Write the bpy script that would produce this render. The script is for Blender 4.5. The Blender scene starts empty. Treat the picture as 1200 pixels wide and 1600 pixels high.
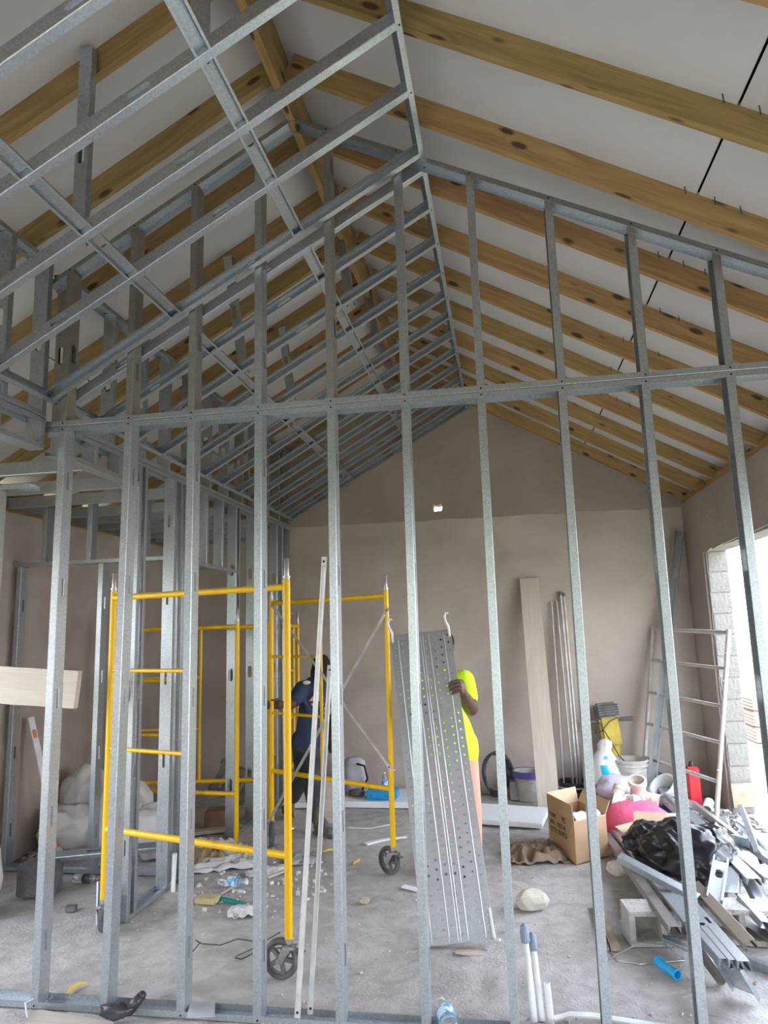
import bpy, bmesh, math, random
from mathutils import Vector, Matrix, noise
C = bpy.context.scene.collection
S = bpy.context.scene
# ------------------------------------------------------------------ camera, sky, exposure
cam_d = bpy.data.cameras.new('camera'); cam = bpy.data.objects.new('camera', cam_d); C.objects.link(cam)
cam_d.sensor_fit = 'HORIZONTAL'; cam_d.sensor_width = 36.0; cam_d.lens = 36.0*1086/1200; cam_d.clip_start = .05
Rw = Matrix(((0.98516, 0.05573, 0.16217), (0.16913, -0.15726, -0.97293), (-0.02872, 0.98598, -0.16436)))
M4 = Rw.to_4x4(); M4.translation = Vector((0, 0, 1.86)); cam.matrix_world = M4
S.camera = cam
S.view_settings.view_transform = 'Standard'; S.view_settings.look = 'None'
S.view_settings.gamma = 1.0; S.view_settings.use_curve_mapping = False
S.view_settings.exposure = EXPO = 1.75
w = bpy.data.worlds.new('sky'); S.world = w; w.use_nodes = True
nt = w.node_tree; nt.nodes.clear()
o_ = nt.nodes.new('ShaderNodeOutputWorld'); b_ = nt.nodes.new('ShaderNodeBackground')
tc_ = nt.nodes.new('ShaderNodeTexCoord'); sp_ = nt.nodes.new('ShaderNodeSeparateXYZ'); rp_ = nt.nodes.new('ShaderNodeValToRGB')
nt.links.new(tc_.outputs['Generated'], sp_.inputs[0]); nt.links.new(sp_.outputs[2], rp_.inputs[0])
rp_.color_ramp.elements[0].position = 0.0; rp_.color_ramp.elements[0].color = (.95, .96, 1.0, 1)
rp_.color_ramp.elements[1].position = .6; rp_.color_ramp.elements[1].color = (.74, .84, 1.0, 1)
nt.links.new(rp_.outputs[0], b_.inputs[0]); nt.links.new(b_.outputs[0], o_.inputs[0]); b_.inputs[1].default_value = 2.9
S.cycles.max_bounces = 8; S.cycles.diffuse_bounces = 5; S.cycles.glossy_bounces = 4; S.cycles.sample_clamp_indirect = 6
S.cycles.use_denoising = True
def portal(loc, rot, sx, sy):          # sampling guide in a wall opening: gives off no light of its own
    l = bpy.data.lights.new('opening_portal', 'AREA'); l.shape = 'RECTANGLE'; l.size = sx; l.size_y = sy; l.cycles.is_portal = True
    o = bpy.data.objects.new('opening_portal', l); o.location = loc; o.rotation_euler = rot; C.objects.link(o)
portal((-1.1, -3.25, 1.35), (math.pi/2, 0, 0), 5.0, 2.8)       # open front of the building (faces +Y)
portal((2.3, 5.65, 1.25), (math.pi/2, 0, math.pi/2), 3.8, 2.5)  # doorway in the right wall (faces -X)
portal((-4.45, 2.85, 1.55), (math.pi/2, 0, -math.pi/2), 2.9, 1.9)   # unseen left-wall window, added for light (faces +X)
portal((2.3, 2.0, 1.25), (math.pi/2, 0, math.pi/2), 2.4, 2.5)  # near right-wall opening out of view, added for light
sun_d = bpy.data.lights.new('sun', 'SUN'); sun_d.energy = 1.0; sun_d.angle = math.radians(12); sun_d.color = (1, .95, .88)
sun = bpy.data.objects.new('sun', sun_d); sun.rotation_euler = (math.radians(38), 0, math.radians(160)); C.objects.link(sun)

# ------------------------------------------------------------------ node helpers / materials
def mat(name, base=(.5,.5,.5), rough=.6, metal=0.0, noise_amt=0, noise_scale=5, col2=None, bump=0, bump_scale=40, detail=4, rand=0, alpha=1, trans=0, dist=.02, stretch=None, ramp=(.35,.65), spec=.5):
    m = bpy.data.materials.new(name); m.use_nodes = True; n = m.node_tree; bs = n.nodes['Principled BSDF']
    bs.inputs['Base Color'].default_value = (*base, 1); bs.inputs['Roughness'].default_value = rough; bs.inputs['Metallic'].default_value = metal
    bs.inputs['Specular IOR Level'].default_value = spec
    if trans: bs.inputs['Transmission Weight'].default_value = trans
    if alpha < 1: bs.inputs['Alpha'].default_value = alpha
    tc = n.nodes.new('ShaderNodeTexCoord'); mp = n.nodes.new('ShaderNodeMapping'); n.links.new(tc.outputs['Object'], mp.inputs[0])
    if stretch: mp.inputs['Scale'].default_value = stretch
    if col2:
        t = n.nodes.new('ShaderNodeTexNoise'); t.inputs['Scale'].default_value = noise_scale; t.inputs['Detail'].default_value = detail
        n.links.new(mp.outputs[0], t.inputs[0])
        r = n.nodes.new('ShaderNodeValToRGB'); n.links.new(t.outputs['Fac'], r.inputs[0])
        r.color_ramp.elements[0].position = ramp[0]; r.color_ramp.elements[1].position = ramp[1]
        r.color_ramp.elements[0].color = (*base, 1); r.color_ramp.elements[1].color = (*col2, 1)
        out = r.outputs[0]
        if rand:
            oi = n.nodes.new('ShaderNodeObjectInfo'); hs = n.nodes.new('ShaderNodeHueSaturation'); mr = n.nodes.new('ShaderNodeMapRange')
            mr.inputs['To Min'].default_value = 1-rand; mr.inputs['To Max'].default_value = 1+rand
            n.links.new(oi.outputs['Random'], mr.inputs[0]); n.links.new(mr.outputs[0], hs.inputs['Value']); n.links.new(out, hs.inputs['Color']); out = hs.outputs[0]
        n.links.new(out, bs.inputs['Base Color'])
    if bump:
        t2 = n.nodes.new('ShaderNodeTexNoise'); t2.inputs['Scale'].default_value = bump_scale; t2.inputs['Detail'].default_value = 5
        n.links.new(mp.outputs[0], t2.inputs[0]); bp = n.nodes.new('ShaderNodeBump'); bp.inputs['Strength'].default_value = bump; bp.inputs['Distance'].default_value = dist
        n.links.new(t2.outputs['Fac'], bp.inputs['Height']); n.links.new(bp.outputs[0], bs.inputs['Normal'])
    return m

def steel_mat(name, a, b, rough=.38, speck=.5):
    """galvanised steel: spangle crystals in colour and gloss"""
    m = bpy.data.materials.new(name); m.use_nodes = True; n = m.node_tree; bs = n.nodes['Principled BSDF']; bs.inputs['Metallic'].default_value = .85
    tc = n.nodes.new('ShaderNodeTexCoord'); v = n.nodes.new('ShaderNodeTexVoronoi'); v.inputs['Scale'].default_value = 150; n.links.new(tc.outputs['Object'], v.inputs[0])
    t = n.nodes.new('ShaderNodeTexNoise'); t.inputs['Scale'].default_value = 2.2; t.inputs['Detail'].default_value = 5; n.links.new(tc.outputs['Object'], t.inputs[0])
    mx = n.nodes.new('ShaderNodeMix'); mx.data_type = 'FLOAT'; mx.inputs[0].default_value = speck
    sx = n.nodes.new('ShaderNodeSeparateColor'); n.links.new(v.outputs['Color'], sx.inputs[0])
    n.links.new(t.outputs['Fac'], mx.inputs[2]); n.links.new(sx.outputs[0], mx.inputs[3])
    r = n.nodes.new('ShaderNodeValToRGB'); r.color_ramp.elements[0].position = .12; r.color_ramp.elements[1].position = .88
    r.color_ramp.elements[0].color = (*a, 1); r.color_ramp.elements[1].color = (*b, 1)
    n.links.new(mx.outputs[0], r.inputs[0]); n.links.new(r.outputs[0], bs.inputs['Base Color'])
    mr = n.nodes.new('ShaderNodeMapRange'); mr.inputs['To Min'].default_value = rough-.03; mr.inputs['To Max'].default_value = rough+.09
    n.links.new(sx.outputs[1], mr.inputs[0]); n.links.new(mr.outputs[0], bs.inputs['Roughness'])
    return m

def wood_mat(name, a, b, knot=(.07,.035,.015), knots=True, gscale=1.0):
    """sawn pine: grain along local X, knots, colour differing per board"""
    m = bpy.data.materials.new(name); m.use_nodes = True; n = m.node_tree; bs = n.nodes['Principled BSDF']; bs.inputs['Roughness'].default_value = .62
    tc = n.nodes.new('ShaderNodeTexCoord'); oi = n.nodes.new('ShaderNodeObjectInfo')
    ad = n.nodes.new('ShaderNodeVectorMath'); ad.operation = 'ADD'; sc = n.nodes.new('ShaderNodeVectorMath'); sc.operation = 'SCALE'
    cm = n.nodes.new('ShaderNodeCombineXYZ'); n.links.new(oi.outputs['Random'], cm.inputs[0]); n.links.new(oi.outputs['Random'], cm.inputs[1]); n.links.new(oi.outputs['Random'], cm.inputs[2])
    n.links.new(cm.outputs[0], sc.inputs[0]); sc.inputs['Scale'].default_value = 37.0
    n.links.new(tc.outputs['Object'], ad.inputs[0]); n.links.new(sc.outputs[0], ad.inputs[1])
    mp = n.nodes.new('ShaderNodeMapping'); mp.inputs['Scale'].default_value = (.55*gscale, 5*gscale, 5*gscale); n.links.new(ad.outputs[0], mp.inputs[0])
    t = n.nodes.new('ShaderNodeTexNoise'); t.inputs['Scale'].default_value = 2.6; t.inputs['Detail'].default_value = 6; t.inputs['Distortion'].default_value = 1.6; n.links.new(mp.outputs[0], t.inputs[0])
    mp2 = n.nodes.new('ShaderNodeMapping'); mp2.inputs['Scale'].default_value = (3, 70, 70); n.links.new(ad.outputs[0], mp2.inputs[0])
    t2 = n.nodes.new('ShaderNodeTexNoise'); t2.inputs['Scale'].default_value = 1.5; t2.inputs['Detail'].default_value = 3; n.links.new(mp2.outputs[0], t2.inputs[0])
    mx = n.nodes.new('ShaderNodeMix'); mx.data_type = 'FLOAT'; mx.inputs[0].default_value = .35; n.links.new(t.outputs['Fac'], mx.inputs[2]); n.links.new(t2.outputs['Fac'], mx.inputs[3])
    r = n.nodes.new('ShaderNodeValToRGB'); r.color_ramp.elements[0].position = .36; r.color_ramp.elements[1].position = .64
    r.color_ramp.elements[0].color = (*a, 1); r.color_ramp.elements[1].color = (*b, 1); n.links.new(mx.outputs[0], r.inputs[0])
    hs = n.nodes.new('ShaderNodeHueSaturation'); mr = n.nodes.new('ShaderNodeMapRange'); mr.inputs['To Min'].default_value = .490; mr.inputs['To Max'].default_value = .512
    n.links.new(oi.outputs['Random'], mr.inputs[0]); n.links.new(mr.outputs[0], hs.inputs['Hue']); n.links.new(r.outputs[0], hs.inputs['Color'])
    mr2 = n.nodes.new('ShaderNodeMapRange'); mr2.inputs['To Min'].default_value = 1.12; mr2.inputs['To Max'].default_value = .84; n.links.new(oi.outputs['Random'], mr2.inputs[0]); n.links.new(mr2.outputs[0], hs.inputs['Value'])
    out = hs.outputs[0]
    if knots:
        mp3 = n.nodes.new('ShaderNodeMapping'); mp3.inputs['Scale'].default_value = (3.4, 12.0, 9.0); n.links.new(ad.outputs[0], mp3.inputs[0])
        v = n.nodes.new('ShaderNodeTexVoronoi'); v.inputs['Scale'].default_value = 1.0; n.links.new(mp3.outputs[0], v.inputs[0])
        kr = n.nodes.new('ShaderNodeValToRGB'); kr.color_ramp.elements[0].position = .12; kr.color_ramp.elements[1].position = .20
        kr.color_ramp.elements[0].color = (1,1,1,1); kr.color_ramp.elements[1].color = (0,0,0,1); n.links.new(v.outputs['Distance'], kr.inputs[0])
        km = n.nodes.new('ShaderNodeMix'); km.data_type = 'RGBA'; n.links.new(kr.outputs[0], km.inputs[0]); n.links.new(out, km.inputs[6]); km.inputs[7].default_value = (*knot, 1); out = km.outputs[2]
    n.links.new(out, bs.inputs['Base Color'])
    bp = n.nodes.new('ShaderNodeBump'); bp.inputs['Strength'].default_value = .25; bp.inputs['Distance'].default_value = .004; n.links.new(t2.outputs['Fac'], bp.inputs['Height']); n.links.new(bp.outputs[0], bs.inputs['Normal'])
    return m

M = {}
M['steel'] = steel_mat('galvanised_steel', (.36,.39,.42), (.60,.635,.67), rough=.36, speck=.4)
M['steel_old'] = steel_mat('weathered_steel', (.29,.275,.255), (.48,.465,.44), rough=.45, speck=.3)
M['pine'] = wood_mat('treated_pine', (.41,.265,.10), (.26,.155,.06))
M['plank'] = wood_mat('dusty_plank', (.64,.56,.49), (.53,.455,.39), knot=(.22,.15,.1), knots=False)
M['rust_wood'] = wood_mat('red_brown_timber', (.30,.16,.09), (.2,.1,.06), knots=False)
M['white_board'] = mat('white_foam_board', (.50,.475,.475), .85, col2=(.56,.535,.535), noise_scale=1.2, bump=.15, bump_scale=60, dist=.003)
M['deck'] = mat('roof_deck_underside', (.03,.025,.02), .9)
M['screw'] = mat('dark_screw', (.02,.02,.02), .4, .6)
M['yellow'] = mat('yellow_paint', (.86,.50,.0), .38, col2=(.66,.36,.012), noise_scale=7, ramp=(.60,.74), bump=.1, bump_scale=30, dist=.002)
M['zinc'] = mat('zinc_tube', (.55,.55,.55), .35, .8, col2=(.38,.37,.35), noise_scale=12)
M['greytube'] = mat('grey_painted_tube', (.50,.50,.50), .5, .2, col2=(.62,.60,.57), noise_scale=14)
M['dustytube'] = mat('dusty_grey_tube', (.42,.40,.38), .5, .3, col2=(.58,.55,.52), noise_scale=10)
M['rubber'] = mat('black_rubber', (.03,.032,.036), .7, col2=(.16,.16,.165), noise_scale=9)
M['wheelgrey'] = mat('dusty_wheel_hub', (.10,.10,.105), .7, col2=(.2,.2,.2), noise_scale=9)
M['white_plastic'] = mat('white_plastic', (.78,.78,.78), .4, col2=(.66,.65,.63), noise_scale=9)
M['cream_pvc'] = mat('cream_pvc', (.74,.67,.58), .4, col2=(.66,.58,.5), noise_scale=8)
M['black_plastic'] = mat('black_plastic', (.022,.022,.025), .35, col2=(.06,.06,.065), noise_scale=8)
M['bag_black'] = mat('black_bin_bag', (.018,.018,.022), .28, bump=.3, bump_scale=14, dist=.01)
M['blue'] = mat('blue_plastic', (.02,.27,.60), .35, col2=(.03,.33,.66), noise_scale=6)
M['pink'] = mat('pink_cloth', (.80,.10,.22), .7, col2=(.72,.14,.24), noise_scale=9, bump=.4, bump_scale=25)
M['card'] = mat('cardboard', (.42,.27,.155), .85, col2=(.47,.31,.19), noise_scale=4, bump=.08, bump_scale=90, dist=.002)
M['card_in'] = mat('cardboard_inside', (.62,.46,.31), .85, col2=(.56,.40,.27), noise_scale=4)
M['ink'] = mat('printed_ink', (.10,.06,.04), .8)
M['stone'] = mat('pale_stone', (.58,.53,.45), .95, col2=(.46,.42,.36), noise_scale=9, bump=.6, bump_scale=24)
M['block'] = mat('concrete_block', (.50,.475,.44), .95, col2=(.40,.38,.355), noise_scale=10, bump=.8, bump_scale=55)
M['darkblock'] = mat('dark_block', (.10,.10,.11), .95, col2=(.18,.18,.185), noise_scale=8, bump=.7, bump_scale=50)
M['foam'] = mat('styrofoam', (.80,.81,.83), .8, bump=.25, bump_scale=120, dist=.003)
M['sack'] = mat('white_woven_sack', (.64,.62,.61), .7, col2=(.54,.51,.49), noise_scale=5, bump=.4, bump_scale=90, dist=.004)
M['paper'] = mat('crumpled_paper', (.70,.68,.70), .8, col2=(.58,.55,.56), noise_scale=7)
M['tan'] = mat('brown_cloth', (.24,.17,.12), .85, col2=(.32,.235,.17), noise_scale=8, bump=.4, bump_scale=20)
M['kraft'] = mat('kraft_paper', (.36,.25,.14), .85, col2=(.28,.19,.11), noise_scale=9)
M['red'] = mat('red_paint', (.62,.03,.04), .4, col2=(.5,.03,.04), noise_scale=7)
M['clear'] = mat('clear_plastic', (.93,.95,.97), .12, trans=.9)
M['film'] = mat('thin_plastic_film', (.86,.88,.90), .2, trans=.6)
M['sponge'] = mat('yellow_sponge', (.60,.50,.28), .95, bump=.6, bump_scale=60)
M['green'] = mat('green_brush', (.02,.28,.22), .6)
M['wire'] = mat('dark_wire', (.05,.045,.045), .6)
M['hammer_y'] = mat('yellow_tool_shell', (.66,.50,.06), .5, col2=(.48,.36,.08), noise_scale=8)
M['navy'] = mat('navy_cotton', (.020,.032,.075), .85, col2=(.030,.045,.095), noise_scale=6, bump=.3, bump_scale=18)
M['dark_trousers'] = mat('dark_work_trousers', (.028,.030,.036), .85, col2=(.085,.082,.085), noise_scale=5, ramp=(.45,.75))
M['hiviz'] = mat('hi_viz_yellow', (.72,1.0,.03), .8, bump=.2, bump_scale=18)
M['salmon'] = mat('salmon_cloth', (.82,.36,.27), .85, bump=.3, bump_scale=14)
M['skin'] = mat('dark_brown_skin', (.085,.040,.026), .5, col2=(.115,.055,.036), noise_scale=8)
M['black_cloth'] = mat('black_cloth', (.012,.012,.014), .9, bump=.3, bump_scale=22)
M['boot'] = mat('dusty_boot', (.10,.095,.09), .85, col2=(.17,.16,.15), noise_scale=12)
M['eye'] = mat('eye_white', (.75,.72,.68), .3)
M['osb'] = mat('chipboard', (.46,.32,.23), .85, col2=(.55,.44,.36), noise_scale=12)
M['lav'] = mat('lavender_cloth', (.40,.38,.44), .8, col2=(.50,.48,.54), noise_scale=7, bump=.3, bump_scale=18)
M['purple'] = mat('purple_plastic', (.12,.10,.35), .4)
M['label_blue'] = mat('blue_label', (.10,.42,.72), .4, col2=(.75,.85,.92), noise_scale=26, ramp=(.48,.52))
M['print_cream'] = mat('cream_print', (.72,.62,.48), .8)
M['orange'] = mat('orange_vial', (.75,.16,.08), .4)
M['walk_steel'] = steel_mat('walk_board_steel', (.30,.305,.315), (.42,.425,.435), rough=.52, speck=.2)
M['rib_steel'] = steel_mat('pressed_rib_steel', (.42,.43,.44), (.55,.56,.57), rough=.35, speck=.1)
M['steel_brown'] = steel_mat('dusty_steel', (.30,.25,.20), (.46,.40,.34), rough=.6, speck=.2)
M['dirty_white'] = mat('mortar_stained_plastic', (.58,.54,.50), .6, col2=(.40,.37,.34), noise_scale=7)
M['cyan_print'] = mat('cyan_print', (.0,.42,.80), .4)
M['pink_dark'] = mat('dark_pink_plastic', (.50,.03,.12), .4)
M['lilac_film'] = mat('lilac_film', (.72,.70,.80), .3, col2=(.60,.52,.66), noise_scale=9, bump=.5, bump_scale=14)
M['navy_case'] = mat('navy_case', (.03,.05,.16), .4)
M['brickred'] = mat('red_brown_clay', (.30,.15,.10), .9, col2=(.22,.13,.10), noise_scale=14)
M['blue_light'] = mat('light_blue_pipe', (.03,.42,.78), .35)
M['kraftwood'] = mat('brown_wood_strip', (.34,.26,.19), .85, col2=(.45,.37,.29), noise_scale=5, stretch=(6,1,1))
M['tape'] = mat('grey_tape', (.24,.30,.38), .5)
M['gravel'] = mat('gravel', (.60,.56,.53), .95, col2=(.42,.39,.36), noise_scale=30)
M['crate_red'] = mat('red_clay_block', (.55,.36,.27), .9)
M['leaf'] = mat('leaf_green', (.09,.13,.06), .8, col2=(.14,.19,.08), noise_scale=3)
M['yellow_peel'] = mat('yellow_strip', (.78,.55,.12), .7)

def plaster_mat():
    m = bpy.data.materials.new('cement_render'); m.use_nodes = True; n = m.node_tree; bs = n.nodes['Principled BSDF']; bs.inputs['Roughness'].default_value = .9
    g = n.nodes.new('ShaderNodeNewGeometry')
    def ns(scale, det, dis=0, st=None):
        mp = n.nodes.new('ShaderNodeMapping'); n.links.new(g.outputs['Position'], mp.inputs[0])
        if st: mp.inputs['Scale'].default_value = st
        t = n.nodes.new('ShaderNodeTexNoise'); t.inputs['Scale'].default_value = scale; t.inputs['Detail'].default_value = det; t.inputs['Distortion'].default_value = dis
        n.links.new(mp.outputs[0], t.inputs[0]); return t
    t1 = ns(.55, 5, 1.2, (1, 1, 1.7)); t2 = ns(2.2, 6, .8); t3 = ns(34, 5)
    r = n.nodes.new('ShaderNodeValToRGB'); e = r.color_ramp.elements
    e[0].position = .34; e[0].color = (.40,.335,.295, 1); e[1].position = .68; e[1].color = (.53,.475,.43, 1)
    k = e.new(.52); k.color = (.465,.40,.355, 1)
    mx = n.nodes.new('ShaderNodeMix'); mx.data_type = 'FLOAT'; mx.inputs[0].default_value = .4; n.links.new(t1.outputs['Fac'], mx.inputs[2]); n.links.new(t2.outputs['Fac'], mx.inputs[3])
    n.links.new(mx.outputs[0], r.inputs[0]); n.links.new(r.outputs[0], bs.inputs['Base Color'])
    bp = n.nodes.new('ShaderNodeBump'); bp.inputs['Strength'].default_value = .35; bp.inputs['Distance'].default_value = .01; n.links.new(t3.outputs['Fac'], bp.inputs['Height'])
    bp2 = n.nodes.new('ShaderNodeBump'); bp2.inputs['Strength'].default_value = .4; bp2.inputs['Distance'].default_value = .03; n.links.new(t2.outputs['Fac'], bp2.inputs['Height']); n.links.new(bp.outputs[0], bp2.inputs['Normal']); n.links.new(bp2.outputs[0], bs.inputs['Normal'])
    return m
M['plaster'] = plaster_mat()
M['plaster_shade'] = mat('shaded_side_render', (.33,.275,.24), .92, col2=(.43,.37,.33), noise_scale=.8, bump=.3, bump_scale=30, detail=6, ramp=(.3,.7))  # right wall render made darker: its shadow-side shade is put into the colour
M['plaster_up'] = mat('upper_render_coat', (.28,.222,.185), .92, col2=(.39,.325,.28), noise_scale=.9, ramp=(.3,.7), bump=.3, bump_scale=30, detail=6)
def floor_mat():
    m = bpy.data.materials.new('dusty_concrete'); m.use_nodes = True; n = m.node_tree; bs = n.nodes['Principled BSDF']; bs.inputs['Roughness'].default_value = .93
    g = n.nodes.new('ShaderNodeNewGeometry')
    def ns(scale, det, dis=0):
        t = n.nodes.new('ShaderNodeTexNoise'); t.inputs['Scale'].default_value = scale; t.inputs['Detail'].default_value = det; t.inputs['Distortion'].default_value = dis
        n.links.new(g.outputs['Position'], t.inputs[0]); return t
    t1 = ns(.9, 6, .8); t2 = ns(9, 8, .6); t3 = ns(60, 6)
    mx = n.nodes.new('ShaderNodeMix'); mx.data_type = 'FLOAT'; mx.inputs[0].default_value = .5; n.links.new(t1.outputs['Fac'], mx.inputs[2]); n.links.new(t2.outputs['Fac'], mx.inputs[3])
    r = n.nodes.new('ShaderNodeValToRGB'); e = r.color_ramp.elements
    e[0].position = .36; e[0].color = (.34,.32,.305, 1); e[1].position = .60; e[1].color = (.53,.505,.485, 1); n.links.new(mx.outputs[0], r.inputs[0])
    n.links.new(r.outputs[0], bs.inputs['Base Color'])
    bp = n.nodes.new('ShaderNodeBump'); bp.inputs['Strength'].default_value = .4; bp.inputs['Distance'].default_value = .015; n.links.new(t2.outputs['Fac'], bp.inputs['Height'])
    bp2 = n.nodes.new('ShaderNodeBump'); bp2.inputs['Strength'].default_value = .8; bp2.inputs['Distance'].default_value = .010; n.links.new(t3.outputs['Fac'], bp2.inputs['Height']); n.links.new(bp.outputs[0], bp2.inputs['Normal'])
    n.links.new(bp2.outputs[0], bs.inputs['Normal'])
    return m
M['floor'] = floor_mat()
M['rawconc'] = mat('raw_concrete', (.26,.25,.235), .95, col2=(.37,.355,.34), noise_scale=3, bump=.7, bump_scale=30, detail=8)
M['ext'] = mat('pale_outdoor_wall', (.72,.66,.60), .95, col2=(.62,.55,.48), noise_scale=2)
M['earth'] = mat('bare_earth', (.36,.30,.24), 1, col2=(.30,.34,.20), noise_scale=1.0)

# ------------------------------------------------------------------ mesh builder
WL = {}
def wloc(o): return WL.get(o.name, Vector((0,0,0)))
class B:
    def __init__(s): s.v = []; s.f = []; s.mi = []; s.cur = 0
    def add(s, vs, fs):
        k = len(s.v); s.v += [Vector(v) for v in vs]; s.f += [tuple(i+k for i in f) for f in fs]; s.mi += [s.cur]*len(fs); return s
    def box(s, c, d, rot=None):
        x, y, z = (d[0]/2, d[1]/2, d[2]/2); vs = [Vector((a*x, b*y, e*z)) for a in (-1,1) for b in (-1,1) for e in (-1,1)]
        if rot is not None: vs = [rot @ v for v in vs]
        c = Vector(c); return s.add([v+c for v in vs], [(0,1,3,2),(4,6,7,5),(0,4,5,1),(2,3,7,6),(0,2,6,4),(1,5,7,3)])
    def bar(s, a, b, wd, ht, up=(0,0,1)):
        a = Vector(a); b = Vector(b); d = b-a; L = d.length; d.normalize(); u = Vector(up); sx = d.cross(u)
        if sx.length < 1e-4: sx = d.cross(Vector((1,0,0)))
        sx.normalize(); u = sx.cross(d); R = Matrix((d, sx, u)).transposed(); return s.box((a+b)/2, (L, wd, ht), R)
    def tube(s, pts, r, n=10, cap=True, closed=False):
        pts = [Vector(p) for p in pts]; m = len(pts); rs = r if isinstance(r, (list, tuple)) else [r]*m; k = len(s.v); prev = None; vs = []
        for i, p in enumerate(pts):
            d = (pts[(i+1) % m]-pts[i-1]) if closed else (pts[min(i+1, m-1)]-pts[max(i-1, 0)]); d.normalize()
            if prev is None:
                a = Vector((0,0,1)) if abs(d.z) < .9 else Vector((1,0,0)); u = d.cross(a).normalized()
            else: u = (prev - d*prev.dot(d)).normalized()
            prev = u; q = d.cross(u)
            vs += [p + (u*math.cos(2*math.pi*j/n) + q*math.sin(2*math.pi*j/n))*rs[i] for j in range(n)]
        fs = []
        for i in range(m if closed else m-1):
            i2 = (i+1) % m
            for j in range(n): fs.append((i*n+j, i*n+(j+1) % n, i2*n+(j+1) % n, i2*n+j))
        if cap and not closed: fs += [tuple(range(n-1, -1, -1)), tuple((m-1)*n+j for j in range(n))]
        return s.add(vs, fs)
    def lathe(s, prof, c, axis=(0,0,1), n=20, sx=1, cap=True):
        """prof: (radius, height) pairs about axis"""
        c = Vector(c); ax = Vector(axis).normalized(); a = Vector((1,0,0)) if abs(ax.x) < .9 else Vector((0,1,0)); u = ax.cross(a).normalized(); q = ax.cross(u)
        vs = []; 
        for r, hh in prof: vs += [c + ax*hh + (u*math.cos(2*math.pi*j/n)*sx + q*math.sin(2*math.pi*j/n))*max(r, 1e-4) for j in range(n)]
        fs = [(i*n+j, i*n+(j+1) % n, (i+1)*n+(j+1) % n, (i+1)*n+j) for i in range(len(prof)-1) for j in range(n)]
        if cap: fs += [tuple(range(n-1, -1, -1)), tuple((len(prof)-1)*n+j for j in range(n))]
        return s.add(vs, fs)
    def prism(s, poly, a, b):
        """poly: list of world points of the base; extruded by vector b-a"""
        d = Vector(b)-Vector(a); p = [Vector(q) for q in poly]; n = len(p)
        return s.add(p+[q+d for q in p], [tuple(range(n-1, -1, -1)), tuple(range(n, 2*n))] + [(i, (i+1) % n, n+(i+1) % n, n+i) for i in range(n)])
    def blob(s, c, r, seed=0, amp=.2, freq=2.0, sub=3, rot=0, flat=None, ridged=False):
        bm = bmesh.new(); bmesh.ops.create_icosphere(bm, subdivisions=sub, radius=1); R = Matrix.Rotation(rot, 3, 'Z'); off = Vector((seed*7.3, seed*3.1, seed*1.7)); vs = []
        for v in bm.verts:
            p = v.co.normalized(); nn = noise.fractal(p*freq+off, 1.0, 2.0, 4)
            if ridged: nn = 1-2*abs(noise.noise(p*freq+off)) + .5*(1-2*abs(noise.noise(p*freq*2.3+off))) - .9
            q = p*(1+amp*nn); q = Vector((q.x*r[0], q.y*r[1], q.z*r[2])); q = R @ q + Vector(c)
            if flat is not None and q.z < flat: q.z = flat + (q.z-flat)*.02
            vs.append(q)
        fs = [tuple(v.index for v in f.verts) for f in bm.faces]; bm.free(); return s.add(vs, fs)
    def sheet(s, c, sx, sy, hgt, seed=0, n=14, freq=3, rot=0, thick=.004, base=0.0, edge=.12):
        """crumpled lying sheet with thickness"""
        R = Matrix.Rotation(rot, 3, 'Z'); c = Vector(c); top = []; off = Vector((seed*5.1, seed*2.7, seed))
        for i in range(n+1):
            for j in range(n+1):
                u = i/n-.5; v = j/n-.5; e = 1+edge*noise.noise(Vector((u*4, v*4, seed)))
                z = hgt*max(0, .5+.9*(1-2*abs(noise.noise(Vector((u*freq, v*freq, 0))+off)))-.55)*(1-(2*max(abs(u), abs(v)))**4*.7)
                top.append(c + R @ Vector((u*sx*e, v*sy*e, 0)) + Vector((0,0, base+z+thick)))
        N = n+1; fs = [(i*N+j, (i+1)*N+j, (i+1)*N+j+1, i*N+j+1) for i in range(n) for j in range(n)]; m = len(top)
        bot = [p-Vector((0,0,thick)) for p in top]; fs += [(a+m, d_+m, c_+m, b+m) for a, b, c_, d_ in fs]
        ring = [i*N for i in range(N)] + [n*N+j for j in range(1, N)] + [i*N+n for i in range(n-1, -1, -1)] + [j for j in range(n-1, 0, -1)]
        for k in range(len(ring)): a, b = ring[k], ring[(k+1) % len(ring)]; fs.append((a, a+m, b+m, b))
        return s.add(top+bot, fs)
    def build(s, name, m, parent=None, label=None, smooth=False, origin=None, bevel=0, kind=None):
        if origin is None:
            xs = [v.x for v in s.v]; ys = [v.y for v in s.v]; zs = [v.z for v in s.v]; origin = Vector(((min(xs)+max(xs))/2, (min(ys)+max(ys))/2, min(zs)))
        origin = Vector(origin); me = bpy.data.meshes.new(name); me.from_pydata([tuple(v-origin) for v in s.v], [], s.f)
        for mm in (m if isinstance(m, (list, tuple)) else [m]): me.materials.append(M[mm])
        if any(s.mi): me.polygons.foreach_set('material_index', s.mi)
        me.validate(); me.update()
        bm = bmesh.new(); bm.from_mesh(me); bmesh.ops.recalc_face_normals(bm, faces=bm.faces)
        if bevel: bmesh.ops.bevel(bm, geom=[e for e in bm.edges if e.is_manifold and e.calc_face_angle(0) > .6], offset=bevel, segments=2, affect='EDGES', clamp_overlap=True)
        bm.to_mesh(me); bm.free()
        if smooth: me.shade_smooth(); 
        if smooth and smooth != 'full': me.set_sharp_from_angle(angle=math.radians(40))
        return put(name, me, origin, parent, label=label, kind=kind)
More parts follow.
